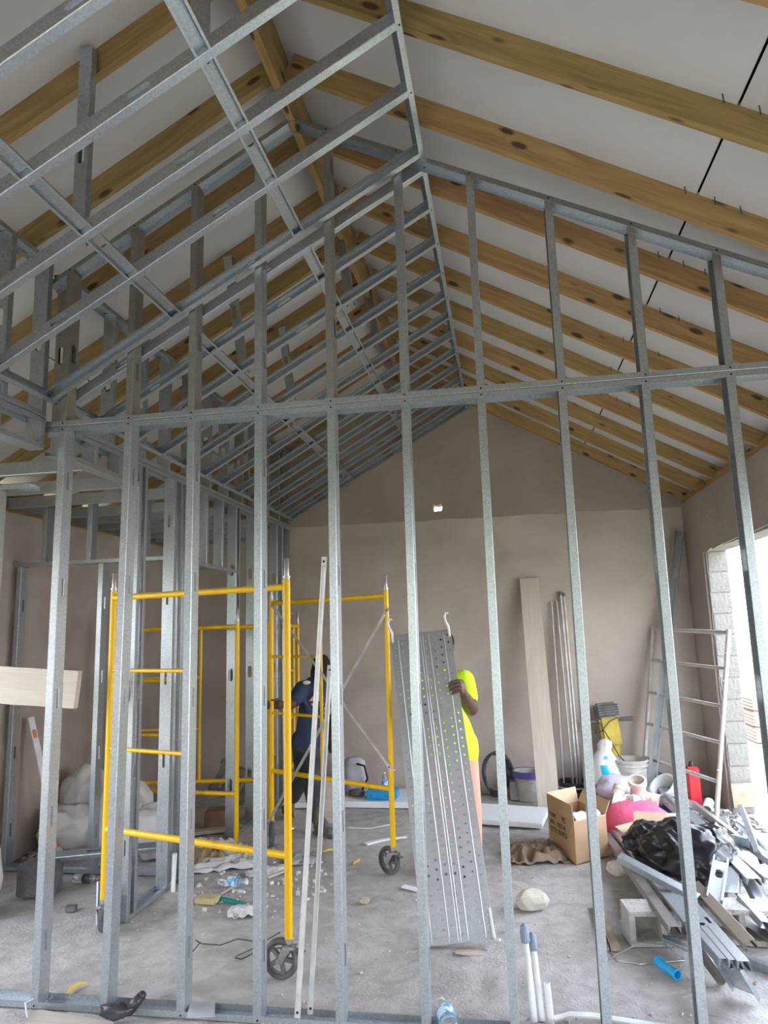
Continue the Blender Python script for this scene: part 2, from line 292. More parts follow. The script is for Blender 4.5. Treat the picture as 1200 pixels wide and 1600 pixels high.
def put(name, me, loc, parent=None, rot=None, label=None, kind=None):
    o = bpy.data.objects.new(name, me); C.objects.link(o); loc = Vector(loc)
    if parent: o.parent = parent; o.location = loc - wloc(parent)
    else: o.location = loc
    if rot is not None: o.rotation_euler = rot.to_euler()
    WL[o.name] = loc
    if label: o['label'] = label
    if kind: o['kind'] = kind
    return o
def tag(o, label, cat, group=None, kind=None):
    o['label'] = label; o['category'] = cat
    if group: o['group'] = group
    if kind: o['kind'] = kind
    return o
def thing(name, loc, label, cat, group=None):
    o = bpy.data.objects.new(name, None); o.empty_display_size = .1; C.objects.link(o); o.location = loc; WL[o.name] = Vector(loc)
    o['kind'] = 'thing'
    return tag(o, label, cat, group)

# ------------------------------------------------------------------ steel sections (real C and U profiles, punched web)
T = .0014; MC = {}
def c_mesh(L, wd, fl, holes, m='steel'):
    key = ('c', round(L, 3), wd, fl, holes, m)
    if key in MC: return MC[key]
    b = B(); lip = .011
    def ex(poly): b.prism([(x, y, 0) for x, y in poly], (0,0,0), (0,0,L))
    for s in (-1, 1):
        e = s*wd/2; k = s*(wd/2-T)
        ex([(.0, e-s*.003), (.003, e), (fl, e), (fl, e-s*lip), (fl-T, e-s*lip), (fl-T, k), (T, k), (T, s*wd*.24), (0, s*wd*.24)])
    hw = wd*.24
    if holes == 'slot': hs = [(z, .05) for z in [.3+.61*i for i in range(20)] if z < L-.15]; 
    elif holes == 'round': hs = [(z, .04) for z in [.45+1.0*i for i in range(20)] if z < L-.15]
    elif holes == 'block': hs = [(L*.3, .026)]
    else: hs = []
    w2 = .010 if holes == 'slot' else hw*.95
    if holes == 'slot' and hs:
        for s in (-1, 1): b.box((T/2, s*(hw+w2)/2, L/2), (T, hw-w2, L))
        hw = w2
    z0 = 0; start = None
    def arc(zc, sgn):   # concave end of a slot centred zc
        if holes == 'slot': return [(-hw, zc), (hw, zc)] if sgn > 0 else [(hw, zc), (-hw, zc)]
        pts = [(hw*math.cos(t), zc+sgn*hw*.8*math.sin(t)) for t in [math.pi*i/6 for i in range(7)]]
        return pts[::-1] if sgn > 0 else pts
    for zc, hl in hs + [(None, 0)]:
        lo = [(-hw, 0), (hw, 0)] if start is None else arc(start, 1)
        hi = [(hw, L), (-hw, L)] if zc is None else arc(zc-hl, -1)
        poly = [(0, y, z) for y, z in lo+hi]; b.prism(poly, (0,0,0), (T,0,0))
        start = None if zc is None else zc+hl
    me = bpy.data.meshes.new('c_section'); me.from_pydata([tuple(v) for v in b.v], [], b.f); me.materials.append(M[m]); me.validate(); me.update(); MC[key] = me; return me
def u_mesh(L, wd, fl, m='steel'):
    key = ('u', round(L, 3), wd, fl, m)
    if key in MC: return MC[key]
    b = B(); poly = [(0,-wd/2+.003),(.003,-wd/2),(fl,-wd/2),(fl,-wd/2+T),(T,-wd/2+T),(T,wd/2-T),(fl,wd/2-T),(fl,wd/2),(.003,wd/2),(0,wd/2-.003)]
    b.prism([(x, y, 0) for x, y in poly], (0,0,0), (0,0,L))
    me = bpy.data.meshes.new('u_section'); me.from_pydata([tuple(v) for v in b.v], [], b.f); me.materials.append(M[m]); me.validate(); me.update(); MC[key] = me; return me
def frame_rot(a, b, open_dir):
    d = (Vector(b)-Vector(a)); L = d.length; z = d/L; x = Vector(open_dir); x = (x - z*x.dot(z)).normalized(); y = z.cross(x)
    return L, Matrix((x, y, z)).transposed()
def stud(name, a, b, open_dir, parent, holes='slot', wd=.092, fl=.041, m='steel', label=None):
    """a,b on the web's outer face centre line; flanges run towards open_dir"""
    L, R = frame_rot(a, b, open_dir); return put(name, c_mesh(L, wd, fl, holes, m), a, parent, R, label)
def track(name, a, b, open_dir, parent, wd=.095, fl=.032, m='steel', label=None):
    L, R = frame_rot(a, b, open_dir); return put(name, u_mesh(L, wd, fl, m), a, parent, R, label)
random.seed(4)
# ------------------------------------------------------------------ the building
XL, XR, YB, YF, XC = -4.20, 2.05, 8.25, -3.0, -1.075
SL = .571; ZR = 4.98
def zr(x): return ZR - SL*abs(x-XC)       # underside of the rafters
# floor: dusty slab with real unevenness
b = B(); nx, ny = 150, 220
X0, X1, Y0, Y1 = -4.4, 2.3, -3.2, 8.45
def fz(x, y):
    z = .010*noise.fractal(Vector((x*1.3, y*1.3, 0)), 1, 2, 5) + .006*noise.noise(Vector((x*7, y*7, 3)))
    r = math.hypot(x+.12, (y-4.02)*1.2)
    if r < .5: z += .05*(1-r/.5)*max(0, .4+noise.noise(Vector((x*11, y*11, 5))))
    return min(z, .03) - .006
def fy(j): t = j/ny; return Y0 + (Y1-Y0)*(t*.75+.25*t*t)
vs = [(X0+(X1-X0)*i/nx, fy(j), fz(X0+(X1-X0)*i/nx, fy(j))) for j in range(ny+1) for i in range(nx+1)]
fs = [(j*(nx+1)+i, j*(nx+1)+i+1, (j+1)*(nx+1)+i+1, (j+1)*(nx+1)+i) for j in range(ny) for i in range(nx)]
b.add(vs, fs); k = len(b.v)
o = b.build('floor', 'floor', origin=(0,0,0), smooth='full', kind='structure')
b = B(); b.box((-1.05, 2.6, -.13), (6.7, 11.6, .2)); b.build('slab', 'floor', o)

def cutout(o, cutters):
    for c in cutters:
        md = o.modifiers.new('cut', 'BOOLEAN'); md.object = c; md.operation = 'DIFFERENCE'; md.solver = 'EXACT'
    dg = bpy.context.evaluated_depsgraph_get(); dg.update(); me = bpy.data.meshes.new_from_object(o.evaluated_get(dg)); o.modifiers.clear(); o.data = me
    for c in cutters: bpy.data.objects.remove(c)
# back wall: gable shape, render in two coats, a small knocked-through hole
def gable(y0, y1, z0, zt, xl=XL, xr=XR, zoff=0, zcap=None):
    zl = zr(XL)+zoff; zpk = ZR+zoff
    return [(xl, y0, z0), (xr, y0, z0), (xr, y0, zr(xr)+zoff), (XC, y0, zpk), (xl, y0, zr(xl)+zoff)]
b = B(); b.prism(gable(YB, YB+.2, 0, 0, zoff=.2), (0,0,0), (0,.2,0)); wb = b.build('wall_back', 'plaster', origin=(0,YB,0), kind='structure')
c = B(); cx, cz = -.725, 3.275
hp = [(-.045,-.05),(.05,-.045),(.062,-.01),(.05,.045),(.02,.028),(-.02,.03),(-.045,.045),(-.05,-.01)]
c.prism([(cx+x, YB-.1, cz+z) for x, z in hp], (0,0,0), (0,.5,0)); cutout(wb, [c.build('cutter', 'plaster', origin=(0,0,0))])
# second thinner coat above the scaffold lift line, with a wavy lower edge
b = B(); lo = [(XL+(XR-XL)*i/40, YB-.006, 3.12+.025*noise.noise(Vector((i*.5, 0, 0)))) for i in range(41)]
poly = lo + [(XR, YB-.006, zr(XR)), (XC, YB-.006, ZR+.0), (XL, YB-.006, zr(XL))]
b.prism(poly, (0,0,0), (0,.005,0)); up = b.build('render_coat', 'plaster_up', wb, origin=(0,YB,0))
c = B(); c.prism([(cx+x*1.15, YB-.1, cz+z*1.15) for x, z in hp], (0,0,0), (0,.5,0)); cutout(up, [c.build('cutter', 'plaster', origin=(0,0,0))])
b = B(); b.prism(gable(YF-.2, YF, 0, 0, zoff=.1), (0,0,0), (0,.2,0)); wf = b.build('wall_front', 'plaster', origin=(0,YF,0), kind='structure')
c = B(); c.box((-1.1, YF-.1, 1.3), (5.0, .8, 2.9)); cutout(wf, [c.build('cutter', 'plaster', origin=(0,0,0))])   # wide entrance behind the camera
# left wall
b = B(); b.box((XL-.1, 2.6, 1.475), (.2, 11.5, 2.95)); wl = b.build('wall_left', 'plaster', origin=(XL,0,0), kind='structure')
c = B(); c.box((XL-.1, 2.85, 1.55), (1, 2.9, 1.9)); cutout(wl, [c.build('cutter', 'plaster', origin=(0,0,0))])   # unseen window opening, added to bring daylight into the left room
# right wall: raw concrete core, rendered skin with ragged edge round the doorway, plus an unseen near opening added for light
def ragged(y0, y1, z1, seed):
    p = [(y0, -.1)] ; n = 26
    for i in range(n+1): p.append((y0+.018*noise.noise(Vector((i*.9, seed, 0))), z1*i/n*.98))
    for i in range(n+1): t = i/n; p.append((y0+(y1-y0)*t, z1+.03*math.sin(t*math.pi)+.02*noise.noise(Vector((i*.9, seed, 7)))))
    for i in range(n, -1, -1): p.append((y1+.018*noise.noise(Vector((i*.9, seed, 4))), z1*i/n*.98))
    p.append((y1, -.1)); return p
b = B(); b.box((XR+.12, 2.6, 1.575), (.2, 11.5, 3.15)); wr = b.build('wall_right', 'rawconc', origin=(XR,0,0), kind='structure')
cs = []
for y0, y1 in ((3.75, 7.56), (.8, 3.2)):
    c = B(); c.box((XR, (y0+y1)/2, 1.2), (1.2, y1-y0, 2.68)); cs.append(c.build('cutter', 'rawconc', origin=(0,0,0)))
cutout(wr, cs)
b = B(); b.box((XR+.01, 2.6, 1.575), (.02, 11.5, 3.15)); sk = b.build('render_skin', 'plaster_shade', wr, origin=(XR,0,0)); cs = []
for y0, y1, sd in ((3.75, 7.58, 1), (.8, 3.2, 5)):
    c = B(); c.prism([(XR-.2, y, z) for y, z in ragged(y0-.01, y1+.01, 2.53, sd)], (0,0,0), (.6,0,0)); cs.append(c.build('cutter', 'rawconc', origin=(0,0,0)))
cutout(sk, cs)
# block courses in the exposed jamb
for k in range(12):
    b = B(); z = .02+k*.21; b.box((XR+.12, 7.56-.004, z+.1), (.196-.01*(k % 3), .012, .2)); b.build('block_face', 'rawconc', wr, bevel=.003)
# roof: white boards, rafters, ridge beam, wall plates, deck
cl = bpy.data.objects.new('ceiling', None); C.objects.link(cl); cl['kind'] = 'structure'; WL['ceiling'] = Vector((0,0,0))
RH = .158; TZ = ZR+RH      # vertical depth of the rafters
ang = math.atan(SL); RY = [2.745-.61*i for i in range(9, 0, -1)] + [2.745+.61*i for i in range(10)]
RY[-1] = 8.20
rn = {1: {}, -1: {}}
def rafter_mesh(L):
    b = B(); d = RH*math.cos(ang); w = .042; pr = [(-w/2,0),(w/2,0),(w/2,d),(-w/2,d)]; n = 10; vs = []
    for i in range(n+1):
        x = L*i/n; wob = .004*noise.noise(Vector((x*.9, L, 2))); vs += [(x, y+wob, z+wob) for y, z in pr]
    fs = [(i*4+j, (i+1)*4+j, (i+1)*4+(j+1) % 4, i*4+(j+1) % 4) for i in range(n) for j in range(4)] + [(3,2,1,0), tuple(n*4+j for j in range(4))]
    me = bpy.data.meshes.new('rafter'); me.from_pydata([tuple(v) for v in vs], [], fs)
    me.materials.append(M['pine']); bm = bmesh.new(); bm.from_mesh(me); bmesh.ops.recalc_face_normals(bm, faces=bm.faces); bm.to_mesh(me); bm.free(); return me
LR = (XR-XC+.1)/math.cos(ang)
rm = rafter_mesh(LR)
for y in RY:
    for s in (1, -1):
        dirv = Vector((s*math.cos(ang), 0, -math.sin(ang))); up = Vector((s*math.sin(ang), 0, math.cos(ang)))
        R = Matrix((dirv, up.cross(dirv), up)).transposed()
        put('rafter', rm, Vector((XC+s*.022, y+random.uniform(-.008, .008), ZR-.012)), cl, R)
b = B(); L = YB-YF
b.bar((0,0,0), (L,0,0), .045, .285); rb = b.build('ridge_beam', 'pine', None, origin=(0,0,0)); rb.parent = cl; rb.location = (XC, YF, 4.965); rb.rotation_euler = (0,0,math.pi/2)
for x, zz, hh in ((XR+.06, 3.15, .075), (XR-.0+.12, 3.15, .075), (XL-.06, 2.95, .23)):
    b = B(); b.bar((0,0,0), (L+.1,0,0), .10, hh); p = b.build('wall_plate', 'pine', None, origin=(0,0,-hh/2)); p.parent = cl; p.location = (x, YF, zz); p.rotation_euler = (0,0,math.pi/2)
# panels: long edges parallel to the ridge, 1.22 m courses hidden over the rafters
def slope_box(x0, x1, y0, y1, s, z_in, th):
    """slab lying on the roof slope between horizontal distances x0..x1 from the ridge"""
    def P(d, y, t): return Vector((XC+s*d + s*math.sin(ang)*t, y, z_in - SL*d + math.cos(ang)*t))
    return [P(x0,y0,0), P(x1,y0,0), P(x1,y1,0), P(x0,y1,0), P(x0,y0,th), P(x1,y0,th), P(x1,y1,th), P(x0,y1,th)]
BF = [(0,3,2,1),(4,5,6,7),(0,1,5,4),(1,2,6,5),(2,3,7,6),(3,0,4,7)]
ys = [YF] + [RY[i] for i in range(1, len(RY), 2)] + [YB+.2]
for s in (1, -1):
    for y0, y1 in zip(ys[:-1], ys[1:]):
        sp = 2.125+random.uniform(-.012, .012)
        for x0, x1 in ((.0, sp-.005), (sp+.005, 3.35)):
            b = B(); b.add(slope_box(x0, x1, y0+.003, y1-.003, s, TZ-.012, .04), BF); b.build('ceiling_panel', 'white_board', cl)
for s in (1, -1):
    b = B(); b.add(slope_box(-.03, 3.6, YF-.2, YB+.4, s, TZ+.06, .03), BF); b.build('roof_deck', 'deck', cl)
# nails that missed the rafters near the board joint
for y in RY[9:16]:
    for dx in (2.06, 2.19, 2.3):
        x = XC+dx; z = TZ-SL*dx; yy = y-.045
        b = B(); b.tube([(x, yy, z+.01), (x+.004, yy, z-.055)], .0028, 5); b.build('nail', 'wire', cl)
# outside: ground, pale boundary wall and pallet seen through the doorway
b = B(); b.add([(-30,-30,-.06),(30,-30,-.06),(30,40,-.06),(-30,40,-.06)], [(0,1,2,3)]); b.build('ground', 'earth', origin=(0,0,-.06), kind='structure')
b = B(); b.box((6.5, 12, .55), (.2, 26, 1.3)); b.box((6.5, 12, 1.24), (.3, 26, .08)); b.build('wall_outside', 'ext', kind='structure')

# tree belt behind the camera, mirrored in the steel
b = B()
for k in range(9): b.blob((-16+4*k, -16+1.5*math.sin(k*2.1), .8), (3.2, 2.2, 2.4+.6*math.sin(k*1.7)), 80+k, .3, 1.6)
b.build('trees_outside', 'leaf', kind='structure')
# ------------------------------------------------------------------ steel frames
def screws(pts, parent, r=.005):
    b = B()
    for p, n in pts: b.lathe([(r*.95,0),(r,.0018),(r*.5,.0035)], p, n, 8)
    o = b.build('screw_heads', 'screw', parent); o['kind'] = 'stuff'; return o
YP = 3.53; YC = YP+.046
pt = thing('stud_partition', (-.6, YC, 0), 'tall galvanised stud partition with a gable top crossing the whole room', 'wall frame')
ZS = 3.066
track('bottom_track', (-4.15, YC, .004), (2.02, YC, .004), (0,0,1), pt, m='steel')
track('top_track', (-2.62, YC, ZS-.001), (2.02, YC, ZS-.001), (0,0,-1), pt)
track('gable_bottom_track', (-2.62, YC, ZS+.001), (2.02, YC, ZS+.001), (0,0,1), pt)
def zt_r(x): return 4.855-.5*(x-XC)
def zt_l(x): return 4.855-.571*(XC-x)
track('sloped_track', (XC, YC, zt_r(XC)), (2.02, YC, zt_r(2.02)), (-.447,0,-.894), pt)
track('sloped_track', (-2.62, YC, zt_l(-2.62)), (XC, YC, zt_l(XC)), (.496,0,-.868), pt)
SX = [-2.485,-2.072,-1.692,-1.298,-.886,-.479,-.076,.338,.748,1.150,1.556,1.962]; sc = []
for i, x in enumerate(SX):
    od = (-1,0,0); xx = x+.041
    lean = [0,-.03,-.002,-.003,-.004,-.004,-.001,-.008,-.012,.0,0,0][i]
    stud('stud', (xx+lean, YC, .008), (xx, YC, ZS-.006), od, pt, 'slot', m='steel')
    zt = (zt_l if x < XC else zt_r)(x+.02)
    stud('stud', (xx, YC, ZS+.006), (xx, YC, zt-.03), od, pt, 'slot' if i % 2 else 'round', m='steel_old' if i in (0, 1, 2, 4) else 'steel')
    for z in (ZS-.018, ZS+.018, .018): sc.append(((xx-.02, YP-.002, z), (0,-1,0)))
    sc.append(((xx-.02, YP-.002, zt-.02), (0,-1,0)))
screws(sc, pt)
# piece left of the corner: lower lintel track and its stud
track('lintel_track', (-4.15, YC, 2.745), (-2.66, YC, 2.745), (0,0,-1), pt)
for x in (-2.87, -3.6): stud('stud', (x, YC, .008), (x, YC, 2.74), (-1,0,0), pt, 'slot', m='steel_old')
track('top_track', (-4.15, YC, 3.06), (-2.66, YC, 3.06), (0,0,-1), pt)
for x in (-3.2, -3.9): stud('cripple_stud', (x, YC, 2.75), (x, YC, 3.055), (-1,0,0), pt, None)

# corridor wall running to the back
XW = -2.60
cw = thing('corridor_wall_frame', (XW, 6.0, 0), 'steel stud wall frame running from the partition to the back wall, with door gap', 'wall frame')
track('top_track', (XW, 1.0, 3.112), (XW, 3.50, 3.112), (0,0,-1), cw); track('top_track', (XW, 3.64, 3.112), (XW, 8.24, 3.112), (0,0,-1), cw)
track('header_track', (XW, 1.0, 2.925), (XW, 3.50, 2.925), (0,0,1), cw); track('header_track', (XW, 3.64, 2.925), (XW, 4.58, 2.925), (0,0,1), cw)
for y in (1.9, 2.3, 2.7, 3.1, 3.46, 3.68, 4.0, 4.3): stud('cripple_stud', (XW, y, 2.93), (XW, y, 3.108), (0,1,0), cw, None)
track('bottom_track', (XW, 4.56, .004), (XW, 5.50, .004), (0,0,1), cw); track('bottom_track', (XW, 6.43, .004), (XW, 8.24, .004), (0,0,1), cw)
for y, od in ((4.575, 1), (4.70, -1), (5.13, 1), (5.28, -1), (5.36, 1), (5.49, -1), (6.44, 1), (6.56, -1), (6.95, 1), (7.35, 1), (7.70, 1), (7.90, 1), (8.20, -1)):
    stud('stud', (XW, y, .008), (XW, y, 3.108), (0, od, 0), cw, 'round' if y > 6 or y < 4.6 else 'slot')
track('door_header', (XW, 5.5, 2.43), (XW, 6.44, 2.43), (0,0,1), cw)
for y in (5.75, 6.1): stud('cripple_stud', (XW, y, 2.435), (XW, y, 3.108), (0,1,0), cw, None)
# upper wall on top of it, reaching the left roof slope
uw = thing('upper_wall_frame', (XW, 5.0, 3.115), 'upper steel stud frame standing on the corridor wall, reaching up to the left rafters', 'wall frame')
track('bottom_track', (XW, 1.0, 3.116), (XW, 3.50, 3.116), (0,0,1), uw); track('bottom_track', (XW, 3.64, 3.116), (XW, 8.24, 3.116), (0,0,1), uw)
track('top_track', (XW, 1.0, 4.09), (XW, 3.50, 4.09), (0,0,-1), uw); track('top_track', (XW, 3.64, 4.09), (XW, 8.24, 4.09), (0,0,-1), uw)
for y in (1.6, 2.2, 2.8, 3.14, 3.46, 3.68, 4.19, 4.62, 5.0, 5.4, 5.8, 6.2, 6.6, 7.0, 7.4, 7.8, 8.18):
    stud('stud', (XW, y, 3.12), (XW, y, 4.085), (0,1,0), uw, 'round', m='steel_old' if int(y*10) % 3 == 0 else 'steel')
# cross wall of the small room on the left
YL = 5.42; yl = YL+.046
lw = thing('left_room_wall_frame', (-3.4, yl, 0), 'steel stud wall frame with a header, closing the small room on the left', 'wall frame')
track('bottom_track', (-4.18, yl, .004), (-2.66, yl, .004), (0,0,1), lw)
track('top_track', (-4.18, yl, 3.06), (-2.66, yl, 3.06), (0,0,-1), lw)
track('header_track', (-4.18, yl, 2.475), (-2.66, yl, 2.475), (0,0,1), lw)
for x in (-4.15, -3.38): stud('stud', (x+.041, yl, .008), (x+.041, yl, 2.47), (-1,0,0), lw)
for x in (-3.93, -3.50, -3.0): stud('cripple_stud', (x+.041, yl, 2.48), (x+.041, yl, 3.055), (-1,0,0), lw, None)
# flat ceiling joists over the left room
fj = thing('flat_ceiling_frame', (-3.4, 6.0, 2.97), 'level steel ceiling joists over the small room on the left', 'ceiling frame')
for i, y in enumerate([4.2, 4.8, 5.3, 5.9, 6.3, 6.7, 7.1, 7.5, 7.9, 8.2]):
    stud('joist', (-4.18, y, 3.02), (-2.66, y, 3.02), (0,1,0), fj, None, wd=.092)
track('edge_track', (-4.19, 3.7, 3.02), (-4.19, 8.24, 3.02), (1,0,0), fj, m='steel_old')

# sloping ceiling frames (soffit), near and far of the partition
ss = .565; sa = math.atan(ss); dv = Vector((math.cos(sa), 0, math.sin(sa))); nv = Vector((-math.sin(sa), 0, math.cos(sa)))
P0 = Vector((-2.535, 0, 3.205)); LJ = (2.238)/math.cos(sa)
def sp(d, y, up=0): return P0 + dv*d + nv*up + Vector((0, y, 0))
def soffit(name, label, ys, y0, y1, od):
    t = thing(name, (P0.x, (y0+y1)/2, P0.z), label, 'ceiling frame')
    for y in ys: stud('joist', sp(.004, y, .032), sp(LJ-.004, y, .032), (0, (-od if y in (3.52, 3.632) else od), 0), t, 'round', wd=.064)
    track('rim_track', sp(LJ, y0, .032), sp(LJ, y1, .032), -dv, t, wd=.067); track('ledger_track', sp(0, y0, .032), sp(0, y1, .032), dv, t, wd=.067)
    s = []
    for y in ys:
        s.append((sp(LJ-.015, y+.02*od, -.002), -nv)); s.append((sp(.015, y+.02*od, -.002), -nv))
    screws(s, t)
    for X in (-1.02, -1.75):
        d = (X-P0.x)/math.cos(sa)
        for a, c in zip(ys[:-1], ys[1:]):
            a2, c2 = (a+.003, c-.003) if od > 0 else (a+.003, c-.003)
            stud('blocking', sp(d, a2, .031), sp(d, c2, .031), -nv, t, 'block' if (c-a) > .3 and int(c*10) % 3 == 0 else None, wd=.072, fl=.03)
            k = sp(d, c, .05)
    return t
NY = [1.01, 1.41, 1.81, 2.21, 2.615, 3.015, 3.52]
s1 = soffit('sloping_ceiling_frame', 'sloping ladder of steel joists overhead on the near side of the partition', NY, .9, 3.526, 1)
FY = [3.632, 4.05, 4.46, 4.86, 5.26, 5.64, 6.04, 6.44, 6.84, 7.24, 7.64, 8.04, 8.235]
s2 = soffit('sloping_ceiling_frame', 'sloping ladder of steel joists running from the partition to the back wall', FY, 3.626, 8.24, -1)
for t, bt, hs, par in (((-1.83,2.66,4.66), (-1.83,2.66,3.64), 'round', s1), ((-1.06,2.24,5.0), (-1.06,2.24,4.08), None, s1), ((-1.87,4.50,4.60), (-1.79,4.63,3.74), 'round', s2),
                   ((-1.86,5.76,4.60), (-1.68,5.45,3.80), 'round', s2), ((-1.11,4.89,5.0), (-.98,4.63,4.2), None, s2), ((-1.08,5.94,5.0), (-.93,5.45,4.22), None, s2)):
    stud('hanger_stud', bt, t, (0,1,0), par, hs, wd=.066)
# ------------------------------------------------------------------ scaffolding
def V(p): return Vector(p)
def caster(par, leg, ax, side, yaw_lbl=None):
    """leg: bottom of the tube (x,y,z); ax: axle direction; side: horizontal trail direction"""
    leg = V(leg); ax = V(ax).normalized(); sd = V(side).normalized(); r = .104; cw = Vector((leg.x, leg.y, r)) + sd*.045
    b = B(); b.lathe([(.033,0),(.035,.012),(.022,.02),(.022,.05)], (leg.x, leg.y, leg.z-.05), (0,0,1), 14)
    for s in (-1, 1):
        a = Vector((leg.x, leg.y, leg.z-.045)) + ax*s*.034; c = cw + ax*s*.034; w1 = sd*.028
        b.prism([a-w1-sd*.0, a+w1, c+sd*.016-Vector((0,0,.016)), c-sd*.016-Vector((0,0,.016))], (0,0,0), ax*.004*s)
    b.box((leg.x, leg.y, leg.z-.045), (.075, .075, .006)); b.lathe([(.012,-.042),(.012,.042)], cw, ax, 10)
    f = b.build('caster', 'zinc', par)
    b = B(); n = 28; tc = []
    u = Vector((0,0,1)); v = ax.cross(u)
    prof = [(r-.026,-.018),(r-.012,-.022),(r-.003,-.015),(r,0),(r-.003,.015),(r-.012,.022),(r-.026,.018)]
    vs = []; 
    for j in range(n):
        t = 2*math.pi*j/n; rad = u*math.cos(t)+v*math.sin(t); vs += [cw + rad*a + ax*c for a, c in prof]
    m = len(prof); b.add(vs, [(j*m+i, ((j+1) % n)*m+i, ((j+1) % n)*m+(i+1) % m, j*m+(i+1) % m) for j in range(n) for i in range(m)])
    b.build('tyre', 'rubber', f, smooth='full')
    b = B(); b.lathe([(.022,-.025),(.022,.025)], cw, ax, 14)
    for k in range(5):
        t = 2*math.pi*k/5+.4; rad = u*math.cos(t)+v*math.sin(t); b.bar(cw+rad*.015, cw+rad*(r-.022), .022, .016, up=ax)
    b.tube([cw+(u*math.cos(2*math.pi*j/20)+v*math.sin(2*math.pi*j/20))*(r-.028) for j in range(20)], .008, 6, closed=True)
    b.build('hub', 'wheelgrey', f)
    b = B(); a = Vector((leg.x, leg.y, leg.z-.05)) - sd*.02; b.bar(a, a-sd*.075-Vector((0,0,.012)), .028, .006); b.tube([a-sd*.05+Vector((0,0,.02)), a-sd*.04-Vector((0,0,.05))], .005, 6); b.build('brake_lever', 'wheelgrey', f)
def scaffold(name, A, Bp, zb, label, mt='yellow', wheels=None, t_in=.5, lift=0, group='welded scaffold frames', spig=True):
    A = Vector((*A, 0)); Q = Vector((*Bp, 0)); d = (Q-A); r = .0215
    t = thing(name, (A+Q)/2 + Vector((0,0,zb)), label, 'scaffold', group)
    def at(f, z): return A + d*f + Vector((0,0,z))
    h0, h1 = zb, zb+1.95
    for f in (0, 1):
        b = B(); b.tube([at(f, h0), at(f, h1)], r, 14); b.build('leg', mt, t, smooth=True)
        if spig:
            b = B(); b.lathe([(.017,0),(.017,.015),(.0225,.016),(.0225,.03),(.016,.031),(.016,.13),(.013,.135)], at(f, h1-.01), (0,0,1), 12); b.build('coupling_pin', 'zinc', t, smooth=True)
    for nm, z, f0, f1, rr in (('top_bar', h1-.045, 0, 1, r*.95), ('lower_bar', zb+.42, 0, 1, r*.95)):
        b = B(); b.tube([at(f0, z), at(f1, z)], rr, 12); b.build(nm, mt, t, smooth=True)
    b = B(); b.tube([at(t_in, zb+.42), at(t_in, h1-.045)], .015, 10); b.build('inner_post', mt, t, smooth=True)
    for z in (zb+.92, zb+1.42):
        b = B(); b.tube([at(0, z), at(t_in, z)], .013, 10); b.build('rung', mt, t, smooth=True)
    b = B()
    nrm = d.normalized().cross(Vector((0,0,1)))
    for f in (0, 1):
        for z in (zb+.55, zb+1.75): b.tube([at(f, z), at(f, z)-nrm*.05], .006, 6)
    b.build('locking_studs', 'zinc', t)
    if wheels:
        for f, (ax, sd) in zip((0, 1), wheels): caster(t, at(f, zb), ax, sd)
    return t
scaffold('scaffold_frame', (-2.615,4.39), (-1.255,3.96), .21, 'yellow scaffold frame on black casters, nearest the stud partition', wheels=(((.9,.3,0),(-.2,.6,0)), ((.12,1,0),(-1,.1,0))), t_in=.50)
scaffold('scaffold_frame', (-2.13,6.25), (-.935,5.58), .21, 'yellow wheeled scaffold frame beside the worker in the navy shirt', wheels=(((.95,.35,0),(.2,-.6,0)), ((.55,.8,0),(-.8,.55,0))), t_in=.46)
scaffold('scaffold_frame', (-3.55,6.36), (-2.46,6.25), .006, 'yellow scaffold frame without wheels standing in the corridor door gap', t_in=.45)
scaffold('scaffold_frame', (-3.72,6.62), (-2.36,6.86), .006, 'yellow scaffold frame stored deep in the left room behind another', t_in=.5)
scaffold('scaffold_frame', (-2.31,7.35), (-2.44,8.12), .006, 'yellow scaffold frame standing edge-on along the corridor wall near the back', t_in=.5)
def brace(a, c, label, flat=True, r=.0125, m='dustytube'):
    a = V(a); c = V(c); d = (c-a).normalized(); b = B()
    b.tube([a+d*.05, c-d*.05], r, 10); o = b.build('cross_brace', m, smooth=True); tag(o, label, 'brace', 'scaffold cross braces')
    for p, s in ((a, 1), (c, -1)):
        b = B(); b.bar(p-d*s*.005, p+d*s*.07, .028, .005, up=(0,1,0)); b.build('flat_end', m, o)
        b = B(); b.lathe([(.006,-.006),(.006,.006)], p+d*s*.02, d.cross(Vector((0,0,1))), 8); b.build('pin_hole', 'screw', o)
    return o
brace((-2.114,6.200,2.108), (-0.927,5.530,0.786), 'grey cross brace sloping down to the right between the legs of the far yellow frame')
brace((-0.910,5.500,2.012), (-2.145,6.160,0.195), 'grey cross brace rising to the right past the worker in navy')
# folded pair of tubes leaning on the partition
brace((-1.075,3.52,.05), (-0.905,3.500,2.228), 'pale scuffed cross brace leaning upright against the partition, full length', m='greytube', r=.0135)
brace((-1.035,3.60,.03), (-0.929,3.680,1.668), 'second grey tube leaning behind the partition next to the pale brace', m='greytube', r=.0125)

